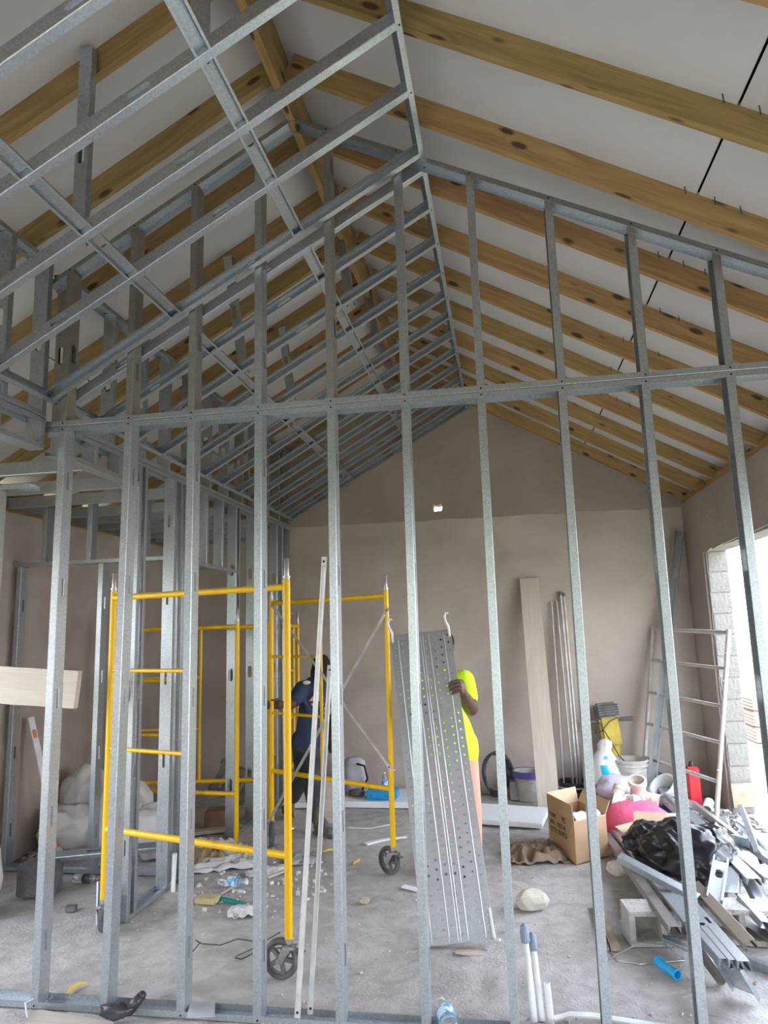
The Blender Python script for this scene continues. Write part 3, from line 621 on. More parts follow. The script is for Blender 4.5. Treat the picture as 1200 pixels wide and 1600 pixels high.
# perforated steel walk board held upright by the worker
bl, br_, tl, tr = V((-.575,4.40,.012)), V((-.165,4.47,.012)), V((-.835,4.90,1.765)), V((-.41,4.95,1.835))
org = bl; U = ((br_-bl)+(tr-tl))*.5; W_ = U.length; U.normalize(); L_ = ((tl-bl)+(tr-br_))*.5; LL = L_.length; L_.normalize(); L_ = (L_-U*L_.dot(U)).normalized(); N_ = U.cross(L_)   # N_ towards the camera
if N_.y > 0: N_ = -N_
wb_ = thing('walk_board', bl, 'perforated galvanised scaffold board stood on end, held by the worker in yellow', 'scaffold board')
def PB(u, l, n=0): return org + U*u + L_*l + N_*n
cols = [0, .052, .104, .156, W_/2, W_-.156, W_-.104, W_-.052, W_]; b = B(); rows = 35; rp = LL/rows
for ci in range(8):
    u0, u1 = cols[ci], cols[ci+1]; off = rp/2 if ci in (1, 3, 6, 4) else 0
    for k in range(rows):
        l0, l1 = k*rp, (k+1)*rp; cu = (u0+u1)/2; clx = l0 + rp/2 + (rp*.24 if off else -rp*.2)
        o8 = [(u0,l0),(cu,l0),(u1,l0),(u1,(l0+l1)/2),(u1,l1),(cu,l1),(u0,l1),(u0,(l0+l1)/2)]
        i8 = [(cu+.0088*math.cos(a), clx+.0088*math.sin(a)) for a in [math.radians(225+45*q) for q in range(8)]]
        vs = [PB(*p) for p in o8] + [PB(*p) for p in i8] + [PB(p[0], p[1], .004) for p in i8]
        b.add(vs, [(q, (q+1) % 8, 8+(q+1) % 8, 8+q) for q in range(8)] + [(8+q, 8+(q+1) % 8, 16+(q+1) % 8, 16+q) for q in range(8)])
dk = b.build('deck', 'walk_steel' if 'walk_steel' in M else 'zinc', wb_); md = dk.modifiers.new('t', 'SOLIDIFY'); md.thickness = .0014
for u in (.052, .156, W_/2-.004, W_/2+.012, W_-.156, W_-.052):
    b = B(); b.tube([PB(u, .01, 0), PB(u, LL-.01, 0)], .0048, 8); b.build('rib', 'rib_steel', wb_)
for u in (0, W_):
    b = B(); b.bar(PB(u, 0, -.022), PB(u, LL, -.022), .002, .045, up=N_); b.build('side_flange', 'steel' if u else 'walk_steel', wb_)
for l in (0, LL):
    b = B(); b.bar(PB(0, l, -.022), PB(W_, l, -.022), .003, .05, up=N_); b.bar(PB(0, l+(-.018 if l else .018), .002), PB(W_, l+(-.018 if l else .018), .002), .036, .004, up=N_); b.build('end_plate', 'walk_steel', wb_)
for u, l, s in ((.012, LL, 1), (W_-.012, LL, 1), (W_-.01, 0, -1)):
    b = B(); hk = [PB(u, l-.05*s, .006), PB(u, l+.02*s, .008), PB(u-.014, l+.05*s, .02), PB(u-.02, l+.085*s, .03), PB(u-.008, l+.112*s, .034), PB(u+.012, l+.105*s, .036)]
    if s < 0: hk = [PB(u, l+.16, .004), PB(u+.004, l+.01, .008), PB(u+.010, l-.0, .03), PB(u+.03, l+.0, .075)]
    b.tube(hk, [.008, .010, .009, .009, .008, .005][:len(hk)], 8); b.build('hook', 'white_plastic', wb_, smooth='full', label='white curved hook')

# ------------------------------------------------------------------ people
def bake(o):
    dg = bpy.context.evaluated_depsgraph_get(); dg.update(); me = bpy.data.meshes.new_from_object(o.evaluated_get(dg)); o.modifiers.clear(); o.data = me
def capsules(b, chain, n=14):
    """chain: [(point, radius), ...]; tapered links with round joints"""
    for (p, r) in chain:
        p = V(p); bm = bmesh.new(); bmesh.ops.create_icosphere(bm, subdivisions=2, radius=r*.995); b.add([v.co+p for v in bm.verts], [tuple(v.index for v in f.verts) for f in bm.faces]); bm.free()
    for (p, r), (q, s) in zip(chain[:-1], chain[1:]): b.tube([V(p), V(q)], [r, s], n)
def ell(b, c, r, R=None, sub=3):
    bm = bmesh.new(); bmesh.ops.create_icosphere(bm, subdivisions=sub, radius=1); R = R or Matrix.Identity(3)
    b.add([R @ Vector((v.co.x*r[0], v.co.y*r[1], v.co.z*r[2])) + V(c) for v in bm.verts], [tuple(v.index for v in f.verts) for f in bm.faces]); bm.free()
def solid(b, name, m, par, vox, smooth=6, label=None, origin=None):
    o = b.build(name, m, par, label=label, origin=origin)
    md = o.modifiers.new('r', 'REMESH'); md.mode = 'VOXEL'; md.voxel_size = vox; md.use_smooth_shade = True
    if smooth: s = o.modifiers.new('s', 'SMOOTH'); s.iterations = smooth; s.factor = .5
    bake(o); return o
def basis(f, up=(0,0,1)):
    f = V(f).normalized(); up = V(up); r = f.cross(up).normalized(); u = r.cross(f); return Matrix((r, f, u)).transposed()   # x right, y face forward, z up
def head(b, c, f, up, s=1.0):
    R = basis(f, up); c = V(c)
    def P(x, y, z): return c + R @ Vector((x*s, y*s, z*s))
    ell(b, P(0,-.008,.022), (.073*s,.092*s,.092*s), R); ell(b, P(0,.022,-.045), (.055*s,.065*s,.072*s), R)      # skull, face
    ell(b, P(0,.055,-.098), (.026*s,.022*s,.018*s), R); ell(b, P(0,.070,.022), (.058*s,.018*s,.013*s), R)          # chin, brow
    capsules(b, [(P(0,.083,.010), .009*s), (P(0,.103,-.028), .0125*s)]); 
    for x in (-.013, .013): ell(b, P(x,.092,-.030), (.009*s,.010*s,.008*s), R, 2)
    ell(b, P(0,.085,-.062), (.024*s,.011*s,.006*s), R, 2); ell(b, P(0,.084,-.072), (.022*s,.011*s,.0065*s), R, 2)    # lips
    for x in (-1, 1):
        ell(b, P(x*.036,.066,-.028), (.022*s,.018*s,.018*s), R, 2); ell(b, P(x*.076,-.004,-.012), (.009*s,.019*s,.031*s), R, 2)   # cheek, ear
    return R, P
def finger(b, pts, r): capsules(b, [(p, r*(1-.25*i/max(1, len(pts)-1))) for i, p in enumerate(pts)], 8)

def gripping_hand(b, g, axis, rg, wrist, spread=.0215, start=0, sweep=4.0, thumb=True):
    """four fingers and a thumb closed round a bar through g along axis; the palm lies on the wrist's side"""
    g = V(g); ax = V(axis).normalized(); w = V(wrist)-g; w = (w-ax*w.dot(ax)).normalized(); q = ax.cross(w)
    R = rg+.0115
    for i, (ln, rr) in enumerate(((.92,.0108),(1.0,.0112),(.97,.011),(.80,.0100))):
        off = ax*(1.5-i)*spread; n = 7; pts = [g + off + (w*math.cos(t)+q*math.sin(t))*R for t in [math.radians(12+ (205*ln)*k/n) for k in range(n+1)]]
        finger(b, pts, rr); capsules(b, [(pts[0], rr), (g+off*.85+w*(R+.045), .011)])
    ell(b, g+w*(R+.032), (.040,.020,.046), Matrix((q, w, ax)).transposed() @ Matrix.Identity(3))
    if thumb:
        pts = [g+w*(R+.05)+ax*.03, g+w*(R+.02)+ax*.048-q*.02] + [g+ax*.045+(w*math.cos(t)-q*math.sin(t))*R for t in [math.radians(a) for a in (50, 85, 120)]]; finger(b, pts, .0125)
    capsules(b, [(g+w*(R+.05), .026), (V(wrist), .024)])
def boot(par, heel, toe, h=.0, nm='boot', m='boot'):
    heel = V(heel); toe = V(toe); d = (toe-heel); d.z = 0; d.normalize(); s = d.cross(Vector((0,0,1))); b = B()
    def P(f, x, z): return Vector((heel.x, heel.y, 0)) + d*f + s*x + Vector((0,0,z+h))
    ell(b, P(.06,0,.05), (.05,.055,.05)); ell(b, P(.21,0,.042), (.05,.05,.042)); capsules(b, [(P(.04,0,.06), .046), (P(.05,0,.20), .052)]); capsules(b, [(P(.05,0,.05), .045), (P(.20,0,.045), .043)]); capsules(b, [(P(.07,0,.13), .045), (P(.18,0,.05), .04)])
    o = solid(b, nm, m, par, .011, 4)
    b = B(); pl = [P(-.005+.28*t, w, .0) for t, w in ((0,-.03),(.35,-.034),(.7,-.048),(.93,-.04),(1,0),(.93,.04),(.7,.048),(.35,.034),(0,.03))]
    b.prism(pl, (0,0,0), (0,0,.024)); b.build('sole', 'rubber', o)
    b = B()
    for k in range(4): b.tube([P(.09+.025*k,-.03,.125-.018*k), P(.1+.025*k,0,.145-.02*k), P(.09+.025*k,.03,.125-.018*k)], .003, 5)
    b.build('lace', 'black_plastic', o)

# -- worker in navy, seen from behind, gripping the leg of the far yellow frame
p1 = thing('person', (-1.85,6.75,0), 'person in navy shirt and black head covering, back turned, gripping a yellow scaffold leg', 'person')
pel, wst, chs, nck = (-1.926,6.800,0.828), (-1.904,6.800,1.020), (-1.876,6.850,1.265), (-1.855,6.900,1.396)
hd = (-1.852,6.970,1.480)
lsh, lel, lwr = (-1.981,6.740,1.300), (-2.030,6.520,1.167), (-2.077,6.300,1.198)
rsh, rel, rwr = (-1.782,7.020,1.242), (-1.781,7.160,0.987), (-1.834,7.250,0.772)
lhp, rhp = (-1.985,6.780,0.783), (-1.878,6.860,0.770)
rkn, ran = (-1.867,6.620,0.474), (-1.83,6.66,.10)
lkn, lan = (-2.052,6.980,0.477), (-2.185,7.060,0.204)
f1 = (-.15, 1, -.22)
b = B(); capsules(b, [(pel,.125),(wst,.115),(chs,.135),(nck,.075)]); capsules(b, [(lsh,.062),(chs,.11),(rsh,.062)]); capsules(b, [(nck,.058),(hd,.055)])
Rh, Ph = head(b, hd, f1, (0,.2,1))
capsules(b, [(lsh,.058),(lel,.044),(lwr,.028)]); capsules(b, [(rsh,.058),(rel,.044),(rwr,.028)])
gripping_hand(b, (-2.13,6.25,lwr[2]), (0,0,1), .0215, lwr)
hc = V(rwr)+Vector((.0,.02,-.07)); ell(b, hc, (.036,.018,.048))
for k, (dx, ln) in enumerate(((-.028,.9),(-.009,1),(.010,.96),(.028,.8))): finger(b, [hc+Vector((dx,0,-.03)), hc+Vector((dx,.006,-.03-.035*ln)), hc+Vector((dx*.95,.018,-.03-.06*ln)), hc+Vector((dx*.9,.032,-.03-.078*ln))], .0085)
finger(b, [hc+Vector((-.03,.005,.015)), hc+Vector((-.05,.012,-.015)), hc+Vector((-.052,.02,-.04))], .010); capsules(b, [(rwr,.028),(hc,.026)])
capsules(b, [(lhp,.095),(lkn,.062),(lan,.045)]); capsules(b, [(rhp,.095),(rkn,.062),(ran,.045)])
solid(b, 'body', 'skin', p1, .0058, 3)
for x in (-1, 1):
    b = B(); ell(b, Ph(x*.031,.080,.002), (.011,.010,.009), None, 2); ey = b.build('eye', 'eye', p1, smooth='full'); b = B(); ell(b, Ph(x*.031,.0865,.002), (.0055,.0055,.0055), None, 2); b.build('iris', 'black_cloth', ey, smooth='full')
b = B(); up1 = .018
capsules(b, [(V(pel)+Vector((0,0,-.02)),.150),(wst,.140),(chs,.158),(V(nck)+Vector((0,0,-.03)),.088)]); capsules(b, [(lsh,.080),(chs,.135),(rsh,.080)])
lm = V(lsh).lerp(V(lel), .72); rm_ = V(rsh).lerp(V(rel), .72); capsules(b, [(lsh,.080),(lm,.068)]); capsules(b, [(rsh,.080),(rm_,.068)])
for k in range(5): t = k/4; capsules(b, [(V(lsh).lerp(V(pel), .25+.1*k)+Vector((.02,-.09,0)),.02),(V(wst)+Vector((.05-.03*k,-.13,-.02)),.016)])
capsules(b, [(V(lhp)+Vector((0,0,.02)),.128),(V(rhp)+Vector((0,0,.02)),.128)])
sh = solid(b, 'shirt', 'navy', p1, .012, 5)
b = B(); capsules(b, [(lhp,.122),(V(lkn),.088),(V(lan)+Vector((0,0,.02)),.076)]); capsules(b, [(rhp,.122),(rkn,.090),(V(ran)+Vector((0,0,.05)),.074)]); capsules(b, [(pel,.142),(V(lhp).lerp(V(rhp),.5),.13)])
solid(b, 'trousers', 'dark_trousers', p1, .012, 5)
b = B(); ell(b, Ph(0,-.012,.028), (.094,.112,.112), Rh); ell(b, Ph(0,-.055,-.06), (.10,.09,.14), Rh); capsules(b, [(Ph(0,-.055,-.10),.066),(V(nck)+Vector((0,-.07,-.02)),.058)])
solid(b, 'head_covering', 'black_cloth', p1, .012, 5)
b = B(); c0 = V(lsh).lerp(V(chs), .42)+Vector((0,-.118,.075)); ell(b, c0+Vector((.02,0,.0)), (.042,.014,.022)); solid(b, 'shoulder_patch', 'print_cream', p1, .008, 2, label='cream patch on the left shoulder')
# cream print on the back: little house outline over a block of letters
pc = V(chs)+Vector((.075,-.170,-.10)); b = B()
def PP(x, z, y=0): return pc + Vector((x, y - .012*abs(x)*0, z))
b.prism([PP(-.10,.02), PP(-.05,.075), PP(.0,.10), PP(.035,.06), PP(.035,.02)], (0,0,0), (0,.03,0))
for r_, ws in ((-.005, (.04,.03,.045,.03)), (-.045, (.03,.045,.03,.04)), (-.085, (.045,.03,.03,.045))):
    x = -.095
    for w_ in ws: b.box(PP(x+w_/2, r_-.008, .015), (w_*.72, .03, .026)); x += w_+.012
b.build('back_print', 'print_cream', p1, label='cream printed block on the back of the shirt')
boot(p1, (-1.84,6.64,0), (-1.62,6.50,0)); boot(p1, (-2.199,7.040,0.117), (-2.319,7.250,0.065), .03)

# -- worker in hi-viz behind the walk board
p2 = thing('person', (-.42,5.62,0), 'person in neon yellow shirt and salmon shorts, mostly hidden behind the board they hold', 'person')
hd2, nk2, ch2, ws2, pl2 = (-0.486,5.620,1.698), (-0.515,5.640,1.519), (-0.511,5.620,1.338), (-0.470,5.600,1.088), (-0.448,5.600,0.912)
ls2, le2, lw2 = (-0.343,5.560,1.433), (-0.286,5.420,1.246), (-0.314,5.020,1.388)
rs2, re2, rw2 = (-0.695,5.620,1.424), (-0.698,5.450,1.190), (-0.589,5.080,1.292)
b = B(); capsules(b, [(pl2,.135),(ws2,.125),(ch2,.145),(nk2,.075)]); capsules(b, [(ls2,.068),(ch2,.12),(rs2,.068)]); capsules(b, [(nk2,.06),(hd2,.055)])
R2, P2 = head(b, hd2, (-.25,-1,-.1), (0,0,1))
capsules(b, [(ls2,.068),(le2,.058),(V(le2).lerp(V(lw2),.35),.054),(lw2,.033)]); capsules(b, [(rs2,.068),(re2,.056),(V(re2).lerp(V(rw2),.35),.05),(rw2,.032)])
def edge_hand(b, g, wrist, side):
    """fingers closed over the front face of the board from its edge"""
    g = V(g); w = V(wrist); inn = -U*side; pc = g - inn*.012 - N_*.012; ell(b, pc - inn*.008 - N_*.03, (.03,.045,.054), None)
    capsules(b, [(w,.033),(pc-N_*.035-inn*.01,.027)])
    for i, ln in enumerate((.92,1,.95,.78)):
        o = L_*(1.5-i)*.0245; finger(b, [g+o-inn*.014-N_*.03, g+o-inn*.016+N_*.010, g+o+inn*.012+N_*.017, g+o+inn*(.012+.034*ln)+N_*.015-L_*.006, g+o+inn*(.012+.052*ln)+N_*.012-L_*.012], .0108)
    finger(b, [pc-N_*.04+L_*.03, pc+inn*.02-N_*.05+L_*.035, pc+inn*.05-N_*.058+L_*.03], .0105)
zl = (1.42-org.z)/L_.z
edge_hand(b, PB(W_, zl), lw2, 1); hb2 = PB(.12, zl-.16, -.075); ell(b, hb2, (.04,.02,.05)); capsules(b, [(rw2,.032),(hb2,.027)])
for k, (dx, ln) in enumerate(((-.028,.9),(-.009,1),(.010,.96),(.028,.8))): finger(b, [hb2+U*dx+L_*.03, hb2+U*dx*1.1+L_*(.03+.035*ln)+N_*.008, hb2+U*dx*1.1+L_*(.03+.07*ln)+N_*.014], .009)
finger(b, [hb2+U*.03, hb2+U*.055+L_*.02, hb2+U*.06+L_*.045+N_*.01], .010)
lh2, rh2, lk2, rk2, la2, ra2 = (-0.381,5.600,0.874), (-0.530,5.600,0.864), (-0.348,5.580,0.529), (-0.527,5.520,0.527), (-0.351,5.810,0.100), (-0.539,5.674,0.100)
capsules(b, [(lh2,.10),(lk2,.065),(la2,.045)]); capsules(b, [(rh2,.10),(rk2,.065),(ra2,.045)])
solid(b, 'body', 'skin', p2, .0058, 3)
for x in (-1, 1):
    b = B(); ell(b, P2(x*.031,.080,.002), (.011,.010,.009), None, 2); ey = b.build('eye', 'eye', p2, smooth='full'); b = B(); ell(b, P2(x*.031,.0865,.002), (.0055,.0055,.0055), None, 2); b.build('iris', 'black_cloth', ey, smooth='full')
b = B(); ell(b, P2(0,-.014,.034), (.082,.100,.096), R2); solid(b, 'hair', 'black_cloth', p2, .012, 3)
b = B(); capsules(b, [(V(pl2)+Vector((0,0,-.01)),.158),(ws2,.142),(ch2,.165),(V(nk2)+Vector((0,0,-.03)),.09)]); capsules(b, [(ls2,.095),(ch2,.14),(rs2,.095)])
capsules(b, [(ls2,.092),(V(ls2).lerp(V(le2),.62),.080)]); capsules(b, [(rs2,.092),(V(rs2).lerp(V(re2),.62),.080)])
capsules(b, [(V(lh2)+Vector((0,0,.075)),.137),(V(rh2)+Vector((0,0,.075)),.137)]); capsules(b, [(V(ws2)+Vector((.03,0,0)),.14),(V(lh2)+Vector((0,0,.03)),.140)]); capsules(b, [(V(ws2)-Vector((.03,0,0)),.14),(V(rh2)+Vector((0,0,.03)),.140)])
solid(b, 'shirt', 'hiviz', p2, .012, 5)
b = B(); capsules(b, [(lh2,.125),(lk2,.10),(V(la2).lerp(V(lk2),.15),.085)]); capsules(b, [(rh2,.125),(rk2,.10),(V(ra2).lerp(V(rk2),.25),.088)]); capsules(b, [(pl2,.145),(V(lh2).lerp(V(rh2),.5),.14)])
solid(b, 'shorts', 'salmon', p2, .012, 4)
boot(p2, V(la2)+Vector((0,.05,0)), V(la2)+Vector((-.04,-.2,0))); boot(p2, V(ra2)+Vector((0,.05,0)), V(ra2)+Vector((-.08,-.2,0)))
# ------------------------------------------------------------------ loose things along the back wall and on the right
def one(b, name, m, label, cat, group=None, **k): return tag(b.build(name, m, **k), label, cat, group)
# plank leaning on the back wall
def plank(name, a, c, wdir, wd, th, label, m='plank', grp=None):
    a, c, wv = V(a), V(c), V(wdir).normalized(); d = (c-a); L = d.length; d.normalize(); nn = d.cross(wv).normalized(); wv = nn.cross(d); b = B(); n = 16; vs = []
    for i in range(n+1):
        for s, q in ((-1,-1),(1,-1),(1,1),(-1,1)):
            vs.append(Vector((L*i/n, s*(wd/2+.004*noise.noise(Vector((i*.7, s, L)))), q*th/2)))
    b.add(vs, [(i*4+j, (i+1)*4+j, (i+1)*4+(j+1) % 4, i*4+(j+1) % 4) for i in range(n) for j in range(4)] + [(3,2,1,0), tuple(n*4+j for j in range(4))])
    o = b.build(name, m, origin=(0,0,0)); o.location = a; o.rotation_euler = Matrix((d, wv, nn)).transposed().to_euler(); return tag(o, label, 'plank', grp)
plank('plank', (.335,7.50,.0), (.305,8.215,2.37), (1,0,0), .215, .042, 'pale dusty plank leaning upright against the middle of the back wall')
pk = plank('plank', (-4.15,4.22,1.62), (-2.73,4.20,1.525), (0,.05,1), .235, .045, 'short dusty plank end jutting in at the left, at chest height')
t = thing('trestle', (-3.95,4.25,0), 'grey tube trestle carrying the short plank, beyond the left edge', 'trestle')
b = B(); b.tube([(-4.05,4.25,0),(-4.05,4.25,1.50)], .02); b.build('leg', 'greytube', t); b = B(); b.tube([(-3.6,4.25,0),(-3.6,4.25,1.47)], .02); b.build('leg', 'greytube', t)
b = B(); b.tube([(-4.10,4.25,1.50),(-3.55,4.25,1.465)], .018); b.build('crossbar', 'greytube', t)
# scaffold braces leaning on the back wall
for a, c, l, r in (((0.530,8.050,0.088), (0.541,8.220,2.097), 'thin pale tube leaning on the back wall, leftmost of the bundle', .009),
                   ((0.625,8.000,0.087), (0.598,8.210,2.110), 'thin pale tube crossing behind the leftmost one on the back wall', .009),
                   ((0.667,8.000,0.113), (0.646,8.210,2.195), 'thicker grey tube with a capped top, third of the bundle on the back wall', .014),
                   ((0.704,8.030,0.133), (0.681,8.210,2.179), 'thicker grey tube with a capped top, last of the bundle on the back wall', .014)):
    a = Vector((a[0], a[1], max(a[2], 0.0))); b = B(); b.tube([a, c], r, 10); o = one(b, 'leaning_tube', 'dustytube', l, 'tube', 'tubes leaning on the back wall')
    if r > .01: b = B(); d = (V(c)-a).normalized(); b.tube([V(c)-d*.03, V(c)+d*.015], .020, 8); b.build('end_cap', 'wheelgrey', o)
# grey ladder-like scaffold frame leaning in the corner
g = thing('scaffold_frame', (1.65,7.6,0), 'grey ladder-like scaffold frame leaning in the back right corner', 'scaffold', 'welded scaffold frames')
A0, A1, C0, C1 = V((1.42,8.02,.0)), V((1.565,8.19,1.83)), V((1.885,7.45,.0)), V((1.975,7.62,1.80))
A0 = V((1.317,8.020,0.217)); A0.z = .0; A1 = V((1.618,8.190,1.785)); C0 = V((1.725,6.894,0.000)); C1 = V((2.028,6.930,1.754))
for p, q in ((A0, A1), (C0, C1)): b = B(); b.tube([p, q], .0215, 12); b.build('leg', 'greytube', g, smooth=True)
for i, f in enumerate((.985, .80, .61, .43, .24, .07)):
    b = B(); b.tube([A0.lerp(A1, f), C0.lerp(C1, f)], .0165 if i else .02, 10); b.build('rung', 'greytube', g, smooth=True)
b = B(); [b.tube([C0.lerp(C1, f), C0.lerp(C1, f)+Vector((-.03,-.03,0))], .006, 6) for f in (.88, .74, .3)]; b.build('locking_studs', 'zinc', g)
# long stud leaning into the corner
o = stud('leaning_stud', (1.335,7.72,.0), (1.985,8.17,2.83), (-.4,-1,0), None, 'round', m='steel'); tag(o, 'long steel stud leaning into the back right corner, topmost of the loose steel', 'steel stud', 'loose steel studs')
# OSB scrap against the jamb
b = B(); b.box((2.17,7.515,.175), (.205,.018,.215), Matrix.Rotation(-.05, 3, 'Y')); one(b, 'board_scrap', 'osb', 'small square of pinkish board standing against the doorway jamb', 'board')
# demolition hammer
h = thing('demolition_hammer', (1.03,8.0,.3), 'yellow demolition hammer with black ribbed top leaning on the back wall', 'power tool')
ax0, ax1 = V((1.09,8.06,.33)), V((1.02,8.12,1.03)); dd = (ax1-ax0).normalized(); s_ = dd.cross(Vector((0,1,0))).normalized(); q_ = s_.cross(dd)
def HP(l, x=0, y=0): return ax0 + dd*l + s_*x + q_*y
Rh_ = Matrix((s_, q_, dd)).transposed()
b = B(); b.box(HP(.36), (.20,.15,.32), Rh_); b.build('motor_housing', 'hammer_y', h, bevel=.03)
b = B(); b.lathe([(.06,0),(.068,.05),(.062,.10),(.075,.16),(.078,.2)], HP(.0), dd, 18); b.build('barrel', 'hammer_y', h, smooth=True)
b = B(); b.box(HP(.585), (.23,.17,.15), Rh_); tp = b.build('top_cap', 'wheelgrey', h, bevel=.025)
for k in range(5): b = B(); b.box(HP(.53+.026*k), (.242,.182,.008), Rh_); b.build('rib', 'black_plastic', tp)
for sx in (-1, 1):
    b = B(); b.tube([HP(.47, sx*.08), HP(.47, sx*.13), HP(.475, sx*.14), HP(.47, sx*.26)], [.014,.014,.02,.024], 10); b.build('handle', 'wheelgrey', h, smooth=True)
b = B(); b.tube([HP(-.02), HP(-.25)], [.03,.02], 10); b.build('chisel_bit', 'wheelgrey', h)
b = B(); b.tube([HP(.5,-.1,-.09), HP(.47,0,-.12), HP(.38,.10,-.14), HP(.36,.16,-.12), HP(.5,.12,-.14), HP(.3,.04,-.16), HP(.12,-.03,-.15), HP(.0,-.12,-.12)], .006, 8); b.build('power_cord', 'wire', h, smooth=True)
# black motor bag behind
b = B(); b.blob((.90,8.02,.20), (.15,.12,.24), 3, .25, 1.6); one(b, 'black_bag', 'black_cloth', 'black cloth bag slumped between the leaning tubes and the yellow hammer', 'bag', smooth='full')
b = B(); b.blob((1.13,8.05,.17), (.12,.09,.19), 5, .25, 1.8); one(b, 'black_bag', 'bag_black', 'small black bag squeezed between the hammer and the white bucket', 'bag', smooth='full')
# buckets
def bucket(c, r0, r1, hh, label, m, tilt=None, rim=None, fill=None, mt2=None):
    c = V(c); ax = V(tilt or (0,0,1)).normalized(); t = thing('bucket', c, label, 'bucket', 'plastic buckets')
    b = B(); w = .004; b.lathe([(r0,0),(r1,hh),(r1+.012,hh-.02),(r1+.012,hh),(r1-w,hh),(r0-w,.01)], c, ax, 28); o = b.build('shell', m, t, smooth=True)
    b = B(); b.lathe([(r1+.001,hh-.06),(r1+.013,hh-.058),(r1+.013,hh-.045),(r1+.001,hh-.043),(r1+.001,hh-.06)], c, ax, 28, cap=False); b.build('rim', rim or m, t, smooth=True)
    u = ax.cross(Vector((.3,1,0))).normalized(); v = ax.cross(u); b = B(); b.tube([c+ax*(hh-.05-.06*math.sin(math.pi*k/12)) + (u*math.cos(math.pi*k/12)+v*math.sin(math.pi*k/12))*(r1+.015) for k in range(13)], .003, 6); b.build('bail_handle', 'zinc', t)
    if fill: b = B(); b.lathe([(r0*.96,.012),(r0*.98,hh*.7)], c, ax, 20); b.build('contents', fill, t)
    return t
bucket((1.19,7.80,.0), .135, .17, .46, 'large scuffed white bucket under the yellow hammer, in front of the leaning stud', 'dirty_white', fill='wheelgrey')
bucket((.145,8.0,.0), .115, .14, .30, 'mortar-stained bucket with a purple rim beside the leaning plank', 'dirty_white', rim='purple', mt2=None)
b = B(); b.lathe([(.156,.0),(.160,.0),(.160,.07),(.156,.07),(.156,.0)], (.145,8.0,.235), (0,0,1), 28, cap=False); tag(b.build('bucket_rim_band', 'purple'), 'purple band stacked on the mortar-stained bucket by the leaning plank', 'bucket rim')
bucket((1.53,7.35,.12), .095, .12, .27, 'white bucket tipped on its side beside the red canister', 'white_plastic', tilt=(-.55,-.35,.75))
bucket((.62,7.98,.0), .12, .15, .20, 'black bucket with a white rim at the foot of the leaning tubes', 'black_plastic', rim='white_plastic')
# water sack
t = thing('printed_sack', (.95,7.78,.12), 'white plastic sack with bright blue print standing behind the cardboard box', 'sack')
b = B(); n = 18; prof = [(.19,0),(.205,.05),(.20,.13),(.18,.20),(.15,.28),(.105,.36),(.065,.42),(.075,.47),(.06,.51),(.02,.53)]
n = 30; b.lathe(prof, (.95,7.78,.13), (.05,0,1), n, sx=1.0)
for i, v in enumerate(b.v):
    a_ = math.atan2(v.y-7.78, v.x-.95); q_z = v.z-.13; kk = .05*math.sin(7*a_+q_z*9)*min(1, q_z*3+.2); v = Vector((v.x-.03+(v.x-.95)*kk, v.y+(v.y-7.78)*kk, v.z)); b.v[i] = v + Vector((noise.noise(v*7)*.035, noise.noise(v*7+Vector((3,3,3)))*.02, 0))
b.build('body', 'white_plastic', t, smooth='full')
for (u, v, w_, h_) in ((-.02,.25,.075,.085),(.07,.08,.08,.03),(-.11,.07,.07,.05),(.01,.36,.03,.03)):
    b = B(); vs = []; 
    for i in range(5):
        for j in range(5):
            x = u+w_*(i/4-.5); z = v+h_*(j/4-.5); r = [p for p in prof if p[1] <= z][-1][0]; r2 = [p for p in prof if p[1] >= z][0]; r1_ = [p for p in prof if p[1] <= z][-1]; tt = (z-r1_[1])/max(1e-4, r2[1]-r1_[1]); rr = r1_[0]+(r2[0]-r1_[0])*tt+.007; x2 = max(-rr*.9, min(rr*.9, x))
            p = Vector((.92+x2+.05*z, 7.78-math.sqrt(max(0, rr*rr-x2*x2)), .13+z)); p += Vector((noise.noise(p*7)*.035, noise.noise(p*7+Vector((3,3,3)))*.02-.003, 0)); vs.append(p)
    N = 5; b.add(vs, [(i*N+j, (i+1)*N+j, (i+1)*N+j+1, i*N+j+1) for i in range(4) for j in range(4)]); pr = b.build('blue_print', 'cyan_print', t); md = pr.modifiers.new('t', 'SOLIDIFY'); md.thickness = .002
for i in range(3): b = B(); b.box((1.005+.012*(i % 2), 7.78-.138, .245-.02*i), (.022,.006,.010)); b.build('printed_mark', 'wire', t)
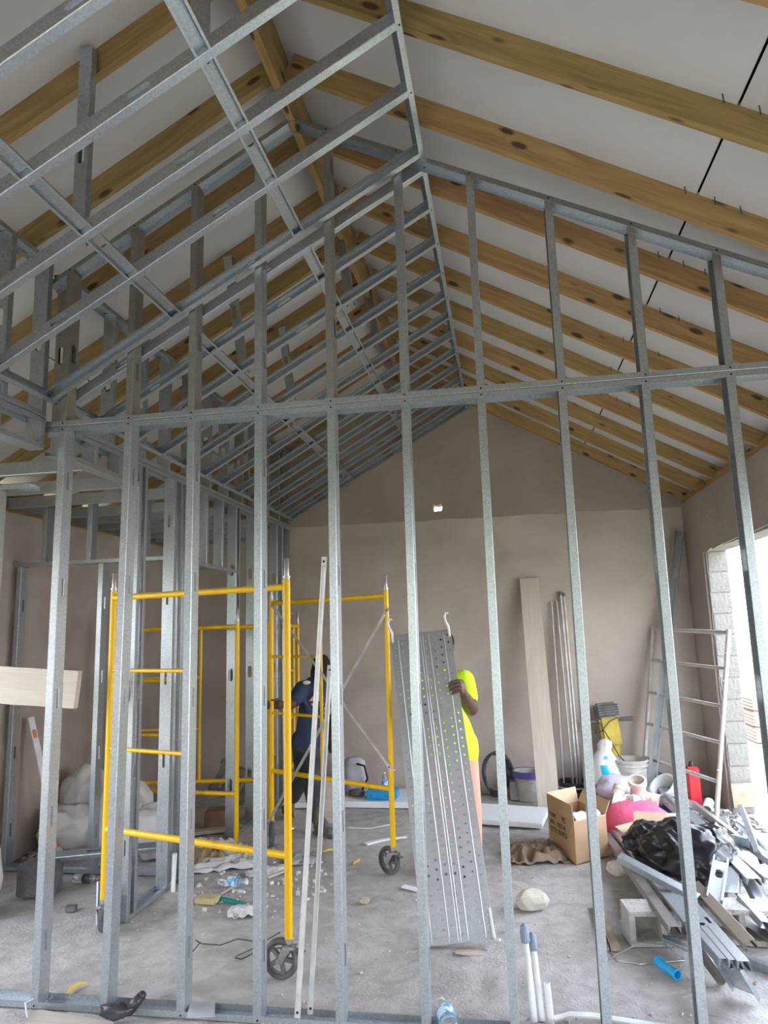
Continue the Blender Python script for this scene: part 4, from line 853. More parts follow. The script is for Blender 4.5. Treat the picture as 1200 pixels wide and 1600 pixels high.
# pink bags, white bag, pvc
b = B(); b.blob((.90,7.60,.12), (.17,.12,.14), 8, .2, 1.5, flat=.005); one(b, 'pink_bag', 'pink_dark', 'dark pink bag under the printed white sack', 'bag', smooth='full')
b = B(); b.blob((1.0,7.40,.26), (.21,.15,.13), 14, .25, 2.0, ridged=True); one(b, 'plastic_bag', 'lilac_film', 'thin white and lilac plastic bag lying over the dark pink bag', 'bag', smooth='full')
b = B(); b.blob((1.02,7.35,.07), (.20,.15,.11), 11, .2, 1.6, flat=.004); one(b, 'rubble_sack', 'sack', 'low white sack underneath the lilac plastic bag', 'sack', smooth='full')
def pvc(pts, r, label, m='cream_pvc', cat='pipe fitting', grp='pvc pipe fittings', hub=True, nm='pipe_fitting'):
    o = None; pts = [V(p) for p in pts]; b = B(); n = 18
    # hollow pipe: outer and inner wall
    def ring(p, d, rr): 
        a = Vector((0,0,1)) if abs(d.z) < .9 else Vector((1,0,0)); u = d.cross(a).normalized(); q = d.cross(u); return [p+(u*math.cos(2*math.pi*j/n)+q*math.sin(2*math.pi*j/n))*rr for j in range(n)]
    seq = []
    m_ = len(pts); ds = [(pts[min(i+1, m_-1)]-pts[max(i-1, 0)]).normalized() for i in range(m_)]
    rows = [ring(p, d, r) for p, d in zip(pts, ds)] + [ring(p, d, r*.86) for p, d in zip(pts[::-1], ds[::-1])]
    vs = [v for rw in rows for v in rw]; k = len(rows)
    b.add(vs, [(i*n+j, i*n+(j+1) % n, ((i+1) % k)*n+(j+1) % n, ((i+1) % k)*n+j) for i in range(k) for j in range(n)])
    o = b.build(nm, m, smooth=True); tag(o, label, cat, grp)
    if hub:
        for p, d in ((pts[0], ds[0]), (pts[-1], -ds[-1])): b = B(); b.lathe([(r*.99,0),(r*1.14,.001),(r*1.14,r*.7),(r*.99,r*.72)], p, d, n, cap=False); b.build('socket_collar', m, o, smooth=True)
    return o
T0 = V((1.235,7.02,.24)); 
o = pvc([(1.115,6.98,.42),(1.125,7.03,.32),(1.14,7.08,.20)], .072, 'cream pvc tee fitting standing open mouth up on the pink cloth')
b = B(); b.lathe([(.055,0),(.055,.10),(.064,.101),(.064,.16),(.052,.16),(.052,.02)], (1.14,7.03,.27), (.9,-.35,-.25), 18); b.build('side_branch', 'cream_pvc', o, smooth=True)
pvc([(.93,6.98,.27),(.97,7.02,.35)], .055, 'cream pvc coupling leaning beside the tee', hub=True)
pvc([(.86,6.75,.29),(.95,6.72,.26)], .06, 'white pvc elbow just behind the cardboard box', m='white_plastic')
pvc([(.97,6.78,.27),(1.03,6.70,.30),(1.09,6.76,.27)], .055, 'white pvc bend lying on the pink cloth edge', m='white_plastic')
pvc([(1.80,7.42,.06),(1.86,7.55,.10)], .045, 'short white pvc pipe by the foot of the grey frame', m='white_plastic', hub=False)
b = B(); b.sheet((1.06,6.78,.0), .62, .62, .16, 5, 18, 2.2, .3, .006, .0); b.blob((1.04,6.72,.12), (.30,.28,.20), 4, .12, 1.4, flat=.003); one(b, 'pink_cloth', 'pink', 'bright pink cloth heaped over the pile behind the black bin bags', 'cloth', smooth='full')
# red canister
t = thing('red_canister', (1.77,7.72,0), 'tall red canister against the wall behind the grey frame', 'canister')
b = B(); b.box((1.77,7.72,.20), (.12,.10,.40)); b.build('body', 'red', t, bevel=.015); b = B(); b.lathe([(.03,0),(.03,.03),(.02,.05)], (1.77,7.72,.40), (0,0,1), 12); b.build('cap', 'black_plastic', t)
b = B(); b.blob((1.42,7.55,.12), (.17,.12,.13), 21, .45, 2.6, ridged=True); one(b, 'plastic_wrap', 'film', 'clear crumpled plastic wrap between the big bucket and the red canister', 'plastic', smooth='full')
b = B(); b.box((1.50,7.75,.15), (.26,.01,.32), Matrix.Rotation(.4, 3, 'Y')); one(b, 'black_sheet', 'black_plastic', 'thin black plastic sheet standing behind the clear plastic wrap', 'sheet')
b = B(); b.box((1.36,7.42,.05), (.26,.16,.08), Matrix.Rotation(.3, 3, 'Z')); one(b, 'blue_case', 'navy_case', 'dark blue case under the clear plastic wrap', 'case', bevel=.01)

# cardboard box with stencilled print
t = thing('cardboard_box', (.52,6.2,0), 'open brown cardboard box of pvc fittings with black stencil print', 'box')
fr, lf, rt = V((.445,5.93,.004)), V((.27,6.36,.004)), V((.72,6.17,.004)); bk = lf+rt-fr; zz = Vector((0,0,1)); hb = .315
def quad_wall(name, p, q, h0, h1, m, par=t, th=.006, out=None, lab=None):
    d = (q-p).normalized(); nn = d.cross(zz) * th; b = B(); b.prism([p+zz*h0, q+zz*h0, q+zz*h1, p+zz*h1], (0,0,0), nn*1); return b.build(name, m, par, label=lab)
quad_wall('side', fr, lf, 0, hb, 'card'); quad_wall('side', rt, fr, 0, hb, 'card'); quad_wall('side', bk, rt, 0, hb, 'card'); quad_wall('side', lf, bk, 0, hb, 'card')
b = B(); b.prism([fr, rt, bk, lf], (0,0,0), (0,0,.008)); b.build('base', 'card_in', t)
def flap(p, q, tilt, ln, m='card_in'):
    d = (q-p).normalized(); o_ = d.cross(zz).normalized(); v = (zz*math.cos(tilt)+o_*math.sin(tilt))*ln; b = B(); ins = d*.012
    nn = d.cross(v).normalized()*.005; b.prism([p+zz*hb, q+zz*hb, q+zz*hb+v-ins, p+zz*hb+v+ins], (0,0,0), nn); b.build('flap', m, t)
mid = lambda p, q: (p+q)/2
cen = (fr+bk)/2
for p, q, tl_, ln, m in ((fr, lf, .06, .12, 'card'), (rt, fr, -2.6, .11, 'card_in'), (bk, rt, .5, .11, 'card_in'), (lf, bk, .12, .12, 'card_in')):
    nn = (q-p).cross(zz).normalized(); sgn = 1 if nn.dot(mid(p, q)-cen) > 0 else -1
    flap(p, q, tl_*sgn*(1 if m == 'card_in' and tl_ > 0 else 1), ln, m)
def text(par, s, loc, R, size, m='ink', ext=.0008, name='lettering', align='LEFT'):
    c = bpy.data.curves.new(name, 'FONT'); c.body = s; c.size = size; c.extrude = ext; c.align_x = align; o = bpy.data.objects.new(name, c); C.objects.link(o); o.rotation_euler = R.to_euler(); 
    dg = bpy.context.evaluated_depsgraph_get(); dg.update(); me = bpy.data.meshes.new_from_object(o.evaluated_get(dg)); bpy.data.objects.remove(o); me.materials.clear(); me.materials.append(M[m]); return put(name, me, loc, par, R)
dx = (fr-lf).normalized(); on = dx.cross(zz).normalized(); 
if on.dot(mid(fr, lf)-cen) < 0: on = -on
Rt = Matrix((dx, zz, dx.cross(zz))).transposed()
for s, u, z in (('ITEM', .05, .265), ('PC', .27, .27), ('NO.: 1257-A', .05, .21), ("Q'TY: 18 PCS", .05, .155)): text(t, s, lf+dx*u+on*.0075+zz*z, Rt, .052)
for p, r0 in (((.46,6.13,.27),.07),((.58,6.2,.28),.06),((.40,6.28,.22),.05)):
    q = V(p); pvc([q, q+Vector((.07,.03,.02)), q+Vector((.10,.07,-.02))], r0*.8, {.07:'white pvc elbow in the open cardboard box, front one',.06:'white pvc elbow at the right of the open cardboard box',.05:'white pvc elbow low in the open cardboard box, at the back'}[r0], m='white_plastic')
# brown cloth, stones
b = B(); b.sheet((.14,6.10,.0), .46, .36, .13, 3, 22, 5, .2, .006); one(b, 'brown_cloth', 'tan', 'crumpled brown cloth lying left of the cardboard box', 'cloth', smooth='full')
b = B(); b.sheet((.18,6.38,.0), .30, .2, .07, 13, 16, 5, .2, .003); one(b, 'plastic_wrap', 'film', 'clear plastic wrapper behind the crumpled brown cloth', 'plastic', smooth='full')
b = B(); b.blob((.07,5.06,.05), (.115,.08,.075), 2, .2, 1.0, sub=2, flat=.0, rot=.3); one(b, 'stone', 'stone', 'pale angular stone alone on the open floor', 'stone')
b = B(); b.blob((.74,5.72,.05), (.09,.06,.07), 9, .3, 1.3, flat=0); one(b, 'stone', 'stone', 'pale stone wedged under the steel studs beside the box', 'stone')
# foam boards
b = B(); b.box((-.10,7.17,.05), (.78,.50,.045), Matrix.Rotation(-.20, 3, 'Z') @ Matrix.Rotation(.05, 3, 'X')); one(b, 'foam_board', 'foam', 'thick white foam board on the floor between the plank and the salmon shorts', 'foam board', 'white foam boards', bevel=.006)
b = B(); b.box((-1.28,7.85,.035), (1.62,.62,.06)); one(b, 'foam_board', 'foam', 'long white foam board on the floor under the blue tool case', 'foam board', 'white foam boards', bevel=.006)
b = B(); b.box((-2.18,7.75,.03), (.55,.5,.05), Matrix.Rotation(.1, 3, 'Z')); one(b, 'foam_board', 'foam', 'white foam board behind the legs of the worker in navy', 'foam board', 'white foam boards', bevel=.006)
b = B(); b.box((-1.774,6.950,0.257), (.11,.03,.40)); o = one(b, 'board_offcut', 'plank', 'upright pale board offcut standing just behind the worker in navy', 'board')
o.location.z = .005; 
# blue tool case
t = thing('tool_case', (-1.28,7.68,.066), 'bright blue plastic tool case lying on the long foam board', 'case')
cc = V((-1.386,7.680,0.075)); 
b = B(); b.box((cc.x, 7.70, .118), (.33,.22,.10)); b.build('shell', 'blue', t, bevel=.015)
for x in (-.08, .08): b = B(); b.box((cc.x+x, 7.586, .115), (.05,.014,.035)); b.build('latch', 'blue', t, bevel=.003)
b = B(); b.tube([(cc.x-.05,7.588,.10),(cc.x-.05,7.565,.10),(cc.x+.05,7.565,.10),(cc.x+.05,7.588,.10)], .008, 8); b.build('handle', 'blue', t)
def bottle(c, ax, label, s=1.0, cap='white_plastic', lab='label_blue', m='clear', dark=False):
    t = thing('plastic_bottle', c, label, 'bottle', 'plastic drink bottles'); c = V(c); ax = V(ax)
    b = B(); b.lathe([(.030*s,0),(.033*s,.008*s),(.033*s,.05*s),(.031*s,.06*s),(.033*s,.07*s),(.033*s,.14*s),(.026*s,.165*s),(.014*s,.19*s),(.013*s,.205*s)], c, ax, 18); b.build('body', m, t, smooth=True)
    b = B(); b.lathe([(.0337*s,0),(.0345*s,.002),(.0345*s,.058*s),(.0337*s,.06*s)], c+ax.normalized()*.075*s, ax, 18); b.build('label', lab, t, smooth=True)
    b = B(); b.lathe([(.0145*s,0),(.0145*s,.015*s)], c+ax.normalized()*.203*s, ax, 12); b.build('cap', cap, t); return t
bottle((cc.x-.02,7.95,.066), (0,0,1), 'small clear bottle standing on the long foam board behind the blue case')
bottle((-0.342,3.506,0.035), (-.25,.9,.0), 'crushed clear water bottle lying in the foreground against the bottom track', 1.25)
bottle((-3.36,5.22,.035), (1,.1,0), 'dark cola bottle lying under the loose stud on the left', 1.0, 'red', 'black_plastic', 'clear')
bottle((-2.20,5.27,.035), (.9,-.2,.05), 'clear bottle with blue label lying among the crumpled paper', 1.1)
# lavender backpack on the foam
t = thing('backpack', (-1.62,7.8,.065), 'lavender grey backpack on the foam board by the back wall', 'bag'); q = V((-1.735,7.850,0.153))
b = B(); b.blob((q.x, 7.9, .25), (.15,.11,.22), 6, .18, 1.5); b.build('body', 'lav', t, smooth='full'); b = B(); b.tube([(q.x+.05,7.80,.40),(q.x+.14,7.78,.38),(q.x+.17,7.78,.25),(q.x+.10,7.79,.12)], .012, 8); b.build('strap', 'black_cloth', t, smooth=True)
b = B(); b.blob((q.x+.05, 7.78, .10), (.09,.06,.045), 7, .15, 2); b.build('front_pocket', 'wheelgrey', t, smooth='full')
# coiled black hose
t = thing('coiled_hose', (-.22,8.05,0), 'coil of black hose leaning on the back wall behind the salmon shorts', 'hose'); b = B()
for k in range(4):
    cx_, rr = -.20+.015*k, .21+.012*k; b.tube([(cx_+rr*.62*math.cos(a), 8.12-.10*math.sin(a)-.03*k+.0, .245+rr*math.sin(a)*1.05) for a in [2*math.pi*j/26 for j in range(26)]], .014, 8, closed=True)
b.build('coil', 'rubber', t, smooth=True)
b = B(); b.blob((-.02,8.08,.06), (.08,.06,.055), 12, .2, 1.3, flat=0); one(b, 'broken_brick', 'brickred', 'broken reddish brick beside the black hose coil', 'brick')
b = B(); b.box((.0,8.0,.10), (.09,.14,.19)); one(b, 'foam_offcut', 'rawconc', 'grey offcut block standing between the brick and the purple-rimmed bucket', 'block', bevel=.005)

# concrete blocks under the steel
def cblock(c, rz, label):
    c = V(c); R = Matrix.Rotation(rz, 3, 'Z'); t = thing('concrete_block', c, label, 'block', 'hollow concrete blocks'); L, D, H = .39, .19, .19
    b = B()
    def bx(x, y, z, dx_, dy, dz): b.box(c + R @ Vector((x, y, z+H/2)), (dx_, dy, dz), R)
    bx(0,0,H/2-.014,L,D,.028); bx(0,0,-H/2+.014,L,D,.028)
    for x in (-L/2+.016, 0, L/2-.016): bx(x, 0, 0, .032, D, H-.05)
    o = b.build('shell', 'block', t); return t
cblock((.80,4.66,.0), .12, 'hollow concrete block with open side, under the near end of the stud bundle')
cblock((1.26,4.72,.0), -.05, 'second hollow concrete block further right under the steel offcuts')
# bundle of studs lying over the blocks
LS = 'loose steel studs'
def loose(a, c, od, label, holes='slot', wd=.092, fl=.041, m='steel', u=False, nm='loose_stud', grp=LS):
    o = (track if u else stud)(nm, V(a), V(c), V(od), None, **(dict(wd=wd, fl=fl, m=m) if u else dict(holes=holes, wd=wd, fl=fl, m=m))); return tag(o, label, 'steel stud', grp)
# far ends near the cardboard box, near ends over the first block
far = V((.86,6.50,.06)); near = V((.995,4.30,.185))
Dn = (0,0,-1)
loose((0.753,6.539,0.080), (0.807,4.243,0.235), Dn, 'outermost dull stud of the bundle, ending above the hollow block', None, m='steel_old', wd=.066)
loose((0.829,6.582,0.085), (0.942,3.808,0.270), Dn, 'first of the parallel studs whose square ends stick out past the block', 'slot', wd=.064)
loose((0.900,6.530,0.085), (0.979,3.787,0.275), Dn, 'second of the parallel studs whose square ends stick out past the block', None, wd=.066)
loose((0.966,6.460,0.085), (1.009,3.766,0.280), Dn, 'third of the parallel studs, nearest the black bin bags', 'slot', wd=.06)
loose((0.858,6.702,0.090), (0.913,4.259,0.255), Dn, 'wide steel track lying between the outermost stud and the parallel ones', u=True, wd=.11, fl=.02)
loose((0.969,3.873,0.235), (1.083,4.030,0.030), (.1,.2,-1), 'wide short steel channel sloping to the floor at the end of the bundle', u=True, wd=.125, fl=.03)
loose((0.912,4.273,0.170), (1.017,4.131,0.030), (-1,0,.3), 'dull dusty channel dropping to the floor beside the wide channel', u=True, wd=.08, fl=.03, m='steel_old')
loose((0.650,5.000,0.367), (1.051,4.720,0.224), (0,.3,-1), 'bright blue-grey stud lying diagonally across the bundle', None, wd=.06)
loose((1.080,4.950,0.226), (1.147,4.150,0.214), (.3,.2,-1), 'dusty brown stud with a square end poking toward the camera', None, wd=.066, m='steel_brown')
loose((0.781,4.458,0.100), (0.906,4.439,0.060), (0,.2,-1), 'short pale offcut lying in front of the hollow block', None, wd=.045, fl=.02)
loose((1.171,4.371,0.020), (1.461,4.086,0.020), (0,1,.2), 'pale track lying on the floor at the lower right', u=True, wd=.07, fl=.025)
loose((1.459,7.000,0.212), (1.552,5.000,0.245), (-.2,0,-1), 'long stud running over the black bags from the bucket toward the right', None, wd=.08)
loose((1.628,7.200,0.195), (1.750,5.300,0.198), (-.3,0,-1), 'long dull stud next to the outermost one, crossing the pile on the right', None, m='steel_old', wd=.07)
loose((1.411,7.400,0.275), (1.451,5.000,0.242), (0,0,-1), 'bright punched stud on top of the bags ending in a square mouth', 'round', wd=.09)
loose((1.644,6.900,0.131), (1.679,5.900,0.182), (0,0,-1), 'short stud rising from the rubble at the grey frame foot', None, wd=.066)
loose((1.768,6.800,0.158), (1.523,5.600,0.202), (.4,0,-1), 'short stud crossing the others below the grey frame foot', None, wd=.066)
loose((1.293,5.100,0.305), (1.134,4.720,0.184), (-.3,-1,.4), 'very bright upright offcut with a punched slot beside the bags', 'block', wd=.09)
loose((1.423,5.300,0.230), (1.267,4.850,0.207), (0,-.3,-1), 'stubby closed offcut beside the bright upright one', None, wd=.08)
loose((1.875,6.500,0.291), (1.700,5.600,0.193), (-.5,-.3,-.2), 'stud standing out of the pile beside the doorway', None)
loose((1.844,6.500,0.190), (1.806,5.500,0.234), (-.3,0,-1), 'stud sloping out of view past the doorway on the right', 'slot')
loose((1.486,5.200,0.177), (1.395,4.400,0.122), (-.3,.2,-1), 'bright stud sliding down the right of the second block', None, wd=.08)
loose((1.168,4.950,0.117), (1.425,4.600,0.042), (0,.3,-1), 'dull rounded track resting low behind the second block', u=True, wd=.06, m='steel_old')
loose((1.318,4.800,0.211), (1.348,4.500,0.178), (-.2,0,-1), 'short bright grooved scrap at the right edge above the floor track', None, wd=.06)
loose((1.683,5.800,0.220), (1.607,5.900,0.216), (.3,-1,0), 'small bright folded steel tab sticking up from the pile', None, wd=.09, fl=.03)
# cardboard scraps and bin bags
b = B(); b.box((1.034,6.020,0.317), (.24,.13,.006), Matrix.Rotation(-.15, 3, 'Z') @ Matrix.Rotation(.9, 3, 'X')); one(b, 'cardboard_scrap', 'card_in', 'flat cardboard piece propped on the pink cloth above the bin bags', 'cardboard')
b = B(); b.box((1.230,6.050,0.303), (.22,.13,.006), Matrix.Rotation(.12, 3, 'Z') @ Matrix.Rotation(.9, 3, 'X')); one(b, 'cardboard_scrap', 'card_in', 'second cardboard piece half behind the stud above the bin bags', 'cardboard')
b = B(); b.box((0.884,5.950,0.272), (.26,.12,.006), Matrix.Rotation(.75, 3, 'Z') @ Matrix.Rotation(.4, 3, 'X')); one(b, 'cardboard_scrap', 'card_in', 'pale triangular cardboard corner left of the bin bags', 'cardboard')
def bag(c, r, seed, label, rot=0):
    b = B(); b.blob(c, r, seed, .24, 1.15, sub=5, rot=rot, ridged=True)
    for i, v in enumerate(b.v): b.v[i] = v + Vector((.4,-.5,1))*.016*(1-2.4*abs(noise.noise(Vector(((v.x+v.y*.4)*17+seed, (v.y-v.x)*5, v.z*9)))))
    return one(b, 'bin_bag', 'bag_black', label, 'bag', 'black bin bags', smooth='full')
bag((.98,5.72,.25), (.20,.20,.12), 31, 'flattened black bin bag on the left of the two, over the studs')
bag((1.13,5.42,.26), (.25,.30,.19), 17, 'big shiny black bin bag draped over the stud bundle', .5)
bag((1.36,5.58,.24), (.15,.26,.15), 25, 'black bin bag partly behind the partition stud, right of the biggest', -.3)
# blue pipe, wood strip, conduits, hose
pvc([(0.716,4.299,0.040), (0.732,4.254,0.035), (0.786,4.166,0.030)], .024, 'bright blue plastic pipe offcut on the floor in front of the hollow block', m='blue_light', nm='pipe_offcut', hub=True)
b = B(); b.box((.515,4.80,.012), (.055,.66,.018), Matrix.Rotation(.02, 3, 'Z')); one(b, 'wood_strip', 'kraftwood', 'narrow wooden strip on the floor beside a partition stud', 'wood strip')
b = B(); b.box((.475,4.80,.012), (.014,.66,.02)); one(b, 'steel_angle', 'steel_old', 'thin steel angle lying along the narrow wooden strip', 'steel strip')
CP = 'white conduit stubs rising from the floor'
def conduit(a, c, r, label, taped):
    o = pvc([a, V(a).lerp(V(c), .5), c], r, label, m='white_plastic', cat='conduit', grp=CP, hub=False, nm='conduit')
    if taped:
        d = (V(c)-V(a)).normalized(); b = B(); b.lathe([(r*1.05,0),(r*1.35,.01),(r*1.45,.05),(r*1.2,.075),(r*.5,.085)], V(c)-d*.04, d, 12)
        for i, v in enumerate(b.v): b.v[i] = v + Vector((1,1,1))*.004*noise.noise(v*40)
        b.build('tape_wrap', 'tape', o)
conduit((.035,3.70,.0), (.012,3.83,.33), .0155, 'tallest white conduit stub with grey tape on top, by the front track', True)
conduit((.070,3.71,.0), (.050,3.84,.29), .0145, 'second white conduit stub with blue-grey taped top', True)
conduit((.112,3.70,.0), (.103,3.73,.16), .0155, 'short open white conduit stub beside the taped ones', False)
b = B(); b.tube([(.12,3.70,.018),(.20,3.745,.02),(.30,3.75,.02),(.45,3.725,.018),(.60,3.70,.016),(.8,3.68,.016)], .013, 8); one(b, 'white_hose', 'white_plastic', 'white flexible tube lying along the inside of the front track', 'hose', smooth=True)
b = B(); b.tube([(0.494,4.469,0.010), (0.511,4.356,0.006), (0.625,4.326,0.005), (0.873,4.394,0.006), (0.801,4.517,0.030), (0.657,4.487,0.050), (0.442,4.349,0.006)], .004, 6); one(b, 'steel_wire', 'zinc', 'loop of thin steel wire around the foot of the hollow block', 'wire')
# rubble by the doorway and gravel over the floor: uncountable
def scatter(name, n, fn, m, smin, smax, label, cat):
    b = B()
    for k in range(n):
        x, y, z = fn(k); s = random.uniform(smin, smax)*random.choice((1,1,.6)); R = Matrix.Rotation(random.random()*6, 3, 'Z') @ Matrix.Rotation(random.random()*3, 3, 'X')
        b.box((x, y, z+s*.25), (s, s*random.uniform(.5,.9), s*random.uniform(.3,.7)), R)
    o = b.build(name, m); o['label'] = label; o['category'] = cat; o['kind'] = 'stuff'; return o
def rr_(cx, cy, sx, sy, hz=0): 
    def f(k): a, r = random.random()*6.28, math.sqrt(random.random()); return cx+sx*r*math.cos(a), cy+sy*r*math.sin(a), hz*(1-r)*random.random()
    return f
scatter('rubble', 240, rr_(1.88,7.15,.30,.45,.10), 'rawconc', .015, .06, 'pale broken concrete rubble at the doorway foot', 'rubble')
scatter('rubble', 130, rr_(-4.0,5.9,.25,.35,.06), 'rawconc', .02, .06, 'mortar rubble along the foot of the left wall', 'rubble')
scatter('gravel', 900, lambda k: (random.uniform(-4.0,1.9), 3.3+random.random()**1.5*4.8, 0), 'gravel', .005, .016, 'small stone crumbs strewn over the dusty floor', 'gravel')
scatter('debris', 160, rr_(-1.9,5.3,.55,.55), 'paper', .008, .03, 'scraps and crumbs around the crumpled paper', 'debris')

# ------------------------------------------------------------------ left side
SK = 'white woven sacks by the left wall'
for c, r, sd, l in (((-3.92,6.25,.32),(.24,.20,.36),41,'tall folded white sack, back one by the left wall'), ((-3.86,5.92,.18),(.28,.20,.22),43,'low white sack in front of the tall folded one'),
                 ((-3.40,6.0,.26),(.25,.24,.30),47,'fat white sack right of the others, behind the steel studs'), ((-3.02,5.82,.20),(.2,.18,.24),49,'white sack seen between the corridor studs')):
    b = B(); b.blob(c, r, sd, .22, 1.5, sub=4, flat=.004)
    for i, v in enumerate(b.v): b.v[i] = v + Vector((.5,-.6,.8))*.045*(1-2.6*abs(noise.noise(Vector((v.x*5+sd, v.y*5, v.z*3.5)))))
    for i, v in enumerate(b.v): 
        if b.v[i].z < .004: b.v[i].z = .004
    one(b, 'white_sack', 'sack', l, 'sack', SK, smooth='full')
b = B(); b.blob((-3.66,4.55,.28), (.16,.16,.33), 52, .15, 1.3, sub=4, flat=.003); one(b, 'white_sack', 'sack', 'white sack cut off by the left edge of the view', 'sack', SK, smooth='full')
# spirit level
t = thing('spirit_level', (-3.75,5.7,0), 'long white spirit level with an orange vial leaning on the left wall', 'spirit level')
a, c = V((-3.813,5.729,0.000)), V((-4.140,5.684,1.177)); d = (c-a).normalized(); b = B(); b.bar(a, c, .055, .022, up=(1,-.4,0)); b.build('body', 'white_plastic', t, bevel=.003)
for f in (.12, .5, .88): b = B(); b.bar(a.lerp(c, f-.03), a.lerp(c, f+.03), .034, .030, up=(1,-.4,0)); b.build('vial', 'orange', t, bevel=.003)
# dark block, loose stud on it
b = B(); b.box((-3.53,4.98,.12), (.16,.19,.22), Matrix.Rotation(.1, 3, 'Z')); one(b, 'dark_block', 'darkblock', 'dark weathered block on the floor at the left', 'block', bevel=.008)
b = B(); b.box((-3.385,5.0,.12), (.07,.16,.22), Matrix.Rotation(.1, 3, 'Z')); one(b, 'dark_block', 'darkblock', 'second narrower dark block behind the leftmost partition stud', 'block', bevel=.008)
loose((-3.42,5.02,.265), (-2.70,5.25,.285), (0,.6,-1), 'loose stud resting level on the dark block at the left', 'slot', wd=.066)
# timber leaning by the corridor studs
b = B(); b.bar((-2.50,5.30,.0), (-2.515,5.38,1.9), .035, .05, up=(0,1,0)); one(b, 'timber_batten', 'rust_wood', 'narrow red-brown batten standing against the corridor wall studs', 'batten')
pvc([(-2.50,5.12,.0), (-2.50,5.13,.12), (-2.495,5.13,.26)], .0165, 'white conduit stub beside the corridor wall bottom track', m='white_plastic', cat='conduit', grp=CP, hub=False, nm='conduit')
loose((-2.68,4.50,.02), (-2.72,4.56,.26), (0,-1,0), 'short pale steel offcut leaning at the foot of the corridor stud', None, wd=.06, fl=.03)
b = B(); b.box((-3.05,4.72,.02), (.07,.05,.035), Matrix.Rotation(.3, 3, 'Z')); one(b, 'steel_bracket', 'wheelgrey', 'small dark steel bracket on the floor left of the corridor wall', 'bracket', bevel=.004)
# pallet-like crate and red box in the doorway beyond
t = thing('slatted_crate', (-2.95,7.3,0), 'dark slatted crate tilted behind the corridor door gap', 'crate'); Rc = Matrix.Rotation(.5, 3, 'Y') @ Matrix.Rotation(.3, 3, 'Z')
for k in range(4): b = B(); b.box(V((-2.92,7.3,.30)) + Rc @ Vector((-.15+.1*k,0,0)), (.07,.02,.36), Rc); b.build('slat', 'wheelgrey', t)
for z in (-.15, .15): b = B(); b.box(V((-2.92,7.31,.30)) + Rc @ Vector((0,.02,z)), (.42,.03,.05), Rc); b.build('rail', 'wheelgrey', t)
b = B(); b.box((-2.80,6.75,.09), (.30,.22,.17), Matrix.Rotation(.2, 3, 'Z')); one(b, 'red_brown_box', 'brickred', 'low reddish box on the floor behind the corridor door gap', 'box', bevel=.008)
b = B(); b.box((-2.98,6.5,.02), (.9,.10,.03), Matrix.Rotation(.5, 3, 'Z')); one(b, 'board_offcut', 'plank', 'thin board offcut on the floor through the door gap', 'board')
# litter in the middle
def P_(name, b, m, label, cat, **k): return one(b, name, m, label, cat, 'litter on the floor', **k)
b = B(); b.sheet((-2.348,5.701,0.000), .50, .28, .08, 61, 20, 4, .4, .003); P_('crumpled_paper', b, 'paper', 'lilac-white crumpled paper sheet behind the lying bottle', 'paper', smooth='full')
b = B(); b.sheet((-2.273,5.930,-0.000), .40, .22, .12, 62, 18, 4, -.3, .003); P_('crumpled_paper', b, 'paper', 'stiff folded white paper under the low bar of the nearest frame', 'paper', smooth='full')
b = B(); b.sheet((-2.643,6.126,0.000), .42, .25, .10, 63, 18, 4, .1, .003); P_('crumpled_paper', b, 'paper', 'pale paper heap just beyond the brown cement bag', 'paper', smooth='full')
b = B(); b.sheet((-2.545,5.748,0.000), .36, .30, .14, 64, 20, 5, .5, .004); P_('cement_bag', b, 'kraft', 'torn brown paper cement bag beside the crumpled white papers', 'paper bag', smooth='full')
b = B(); b.sheet((-1.822,4.781,0.000), .22, .12, .07, 65, 16, 4, .4, .003); P_('crumpled_paper', b, 'paper', 'small white crumpled paper in front of the green brush', 'paper', smooth='full')
b = B(); b.sheet((-1.734,5.874,0.000), .30, .24, .06, 66, 16, 4, .3, .002); P_('plastic_sheet', b, 'film', 'clear wrinkled plastic right of the front scaffold leg', 'plastic', smooth='full')
b = B(); b.sheet((-1.941,5.585,0.000), .34, .14, .04, 67, 14, 4, .6, .003); P_('crumpled_paper', b, 'paper', 'thin white strips of paper left of the front scaffold leg', 'paper', smooth='full')
b = B(); b.box((-2.158,4.956,0.022), (.155,.10,.04), Matrix.Rotation(-.05, 3, 'Z')); P_('sponge', b, 'sponge', 'yellowish rectangular sponge beside the green brush', 'sponge', bevel=.006)
t = thing('green_brush', (-1.981,4.987,0.000), 'green plastic brush lying end to end with the sponge', 'brush', 'litter on the floor'); a, c = V((-2.090,4.997,0.018)), V((-1.855,4.903,0.018))
b = B(); b.bar(a, c, .035, .014); b.build('back', 'green', t, bevel=.004); b = B()
for k in range(14): p = a.lerp(c, (k+.5)/14); b.box(p-Vector((0,0,.010)), (.008,.03,.014))
b.build('bristles', 'green', t)
b = B(); b.bar((-2.116,5.084,0.012), (-2.039,5.400,0.012), .018, .01); P_('wood_stick', b, 'plank', 'thin pale stick pointing away from the sponge', 'stick')
b = B(); b.bar((-1.890,5.440,0.012), (-1.768,5.650,0.012), .03, .012); P_('wood_stick', b, 'plank', 'flat pale stick behind the front scaffold leg', 'stick')
b = B(); b.tube([(-1.924,4.198,0.006), (-1.928,4.315,0.010), (-1.971,4.354,0.010), (-1.911,4.313,0.008), (-1.789,4.303,0.010), (-1.707,4.374,0.020), (-1.548,4.362,0.010), (-1.483,4.507,0.012)], .0035, 6); P_('bent_wire', b, 'wire', 'long bent dark wire with a curled end on the front floor', 'wire', smooth=True)
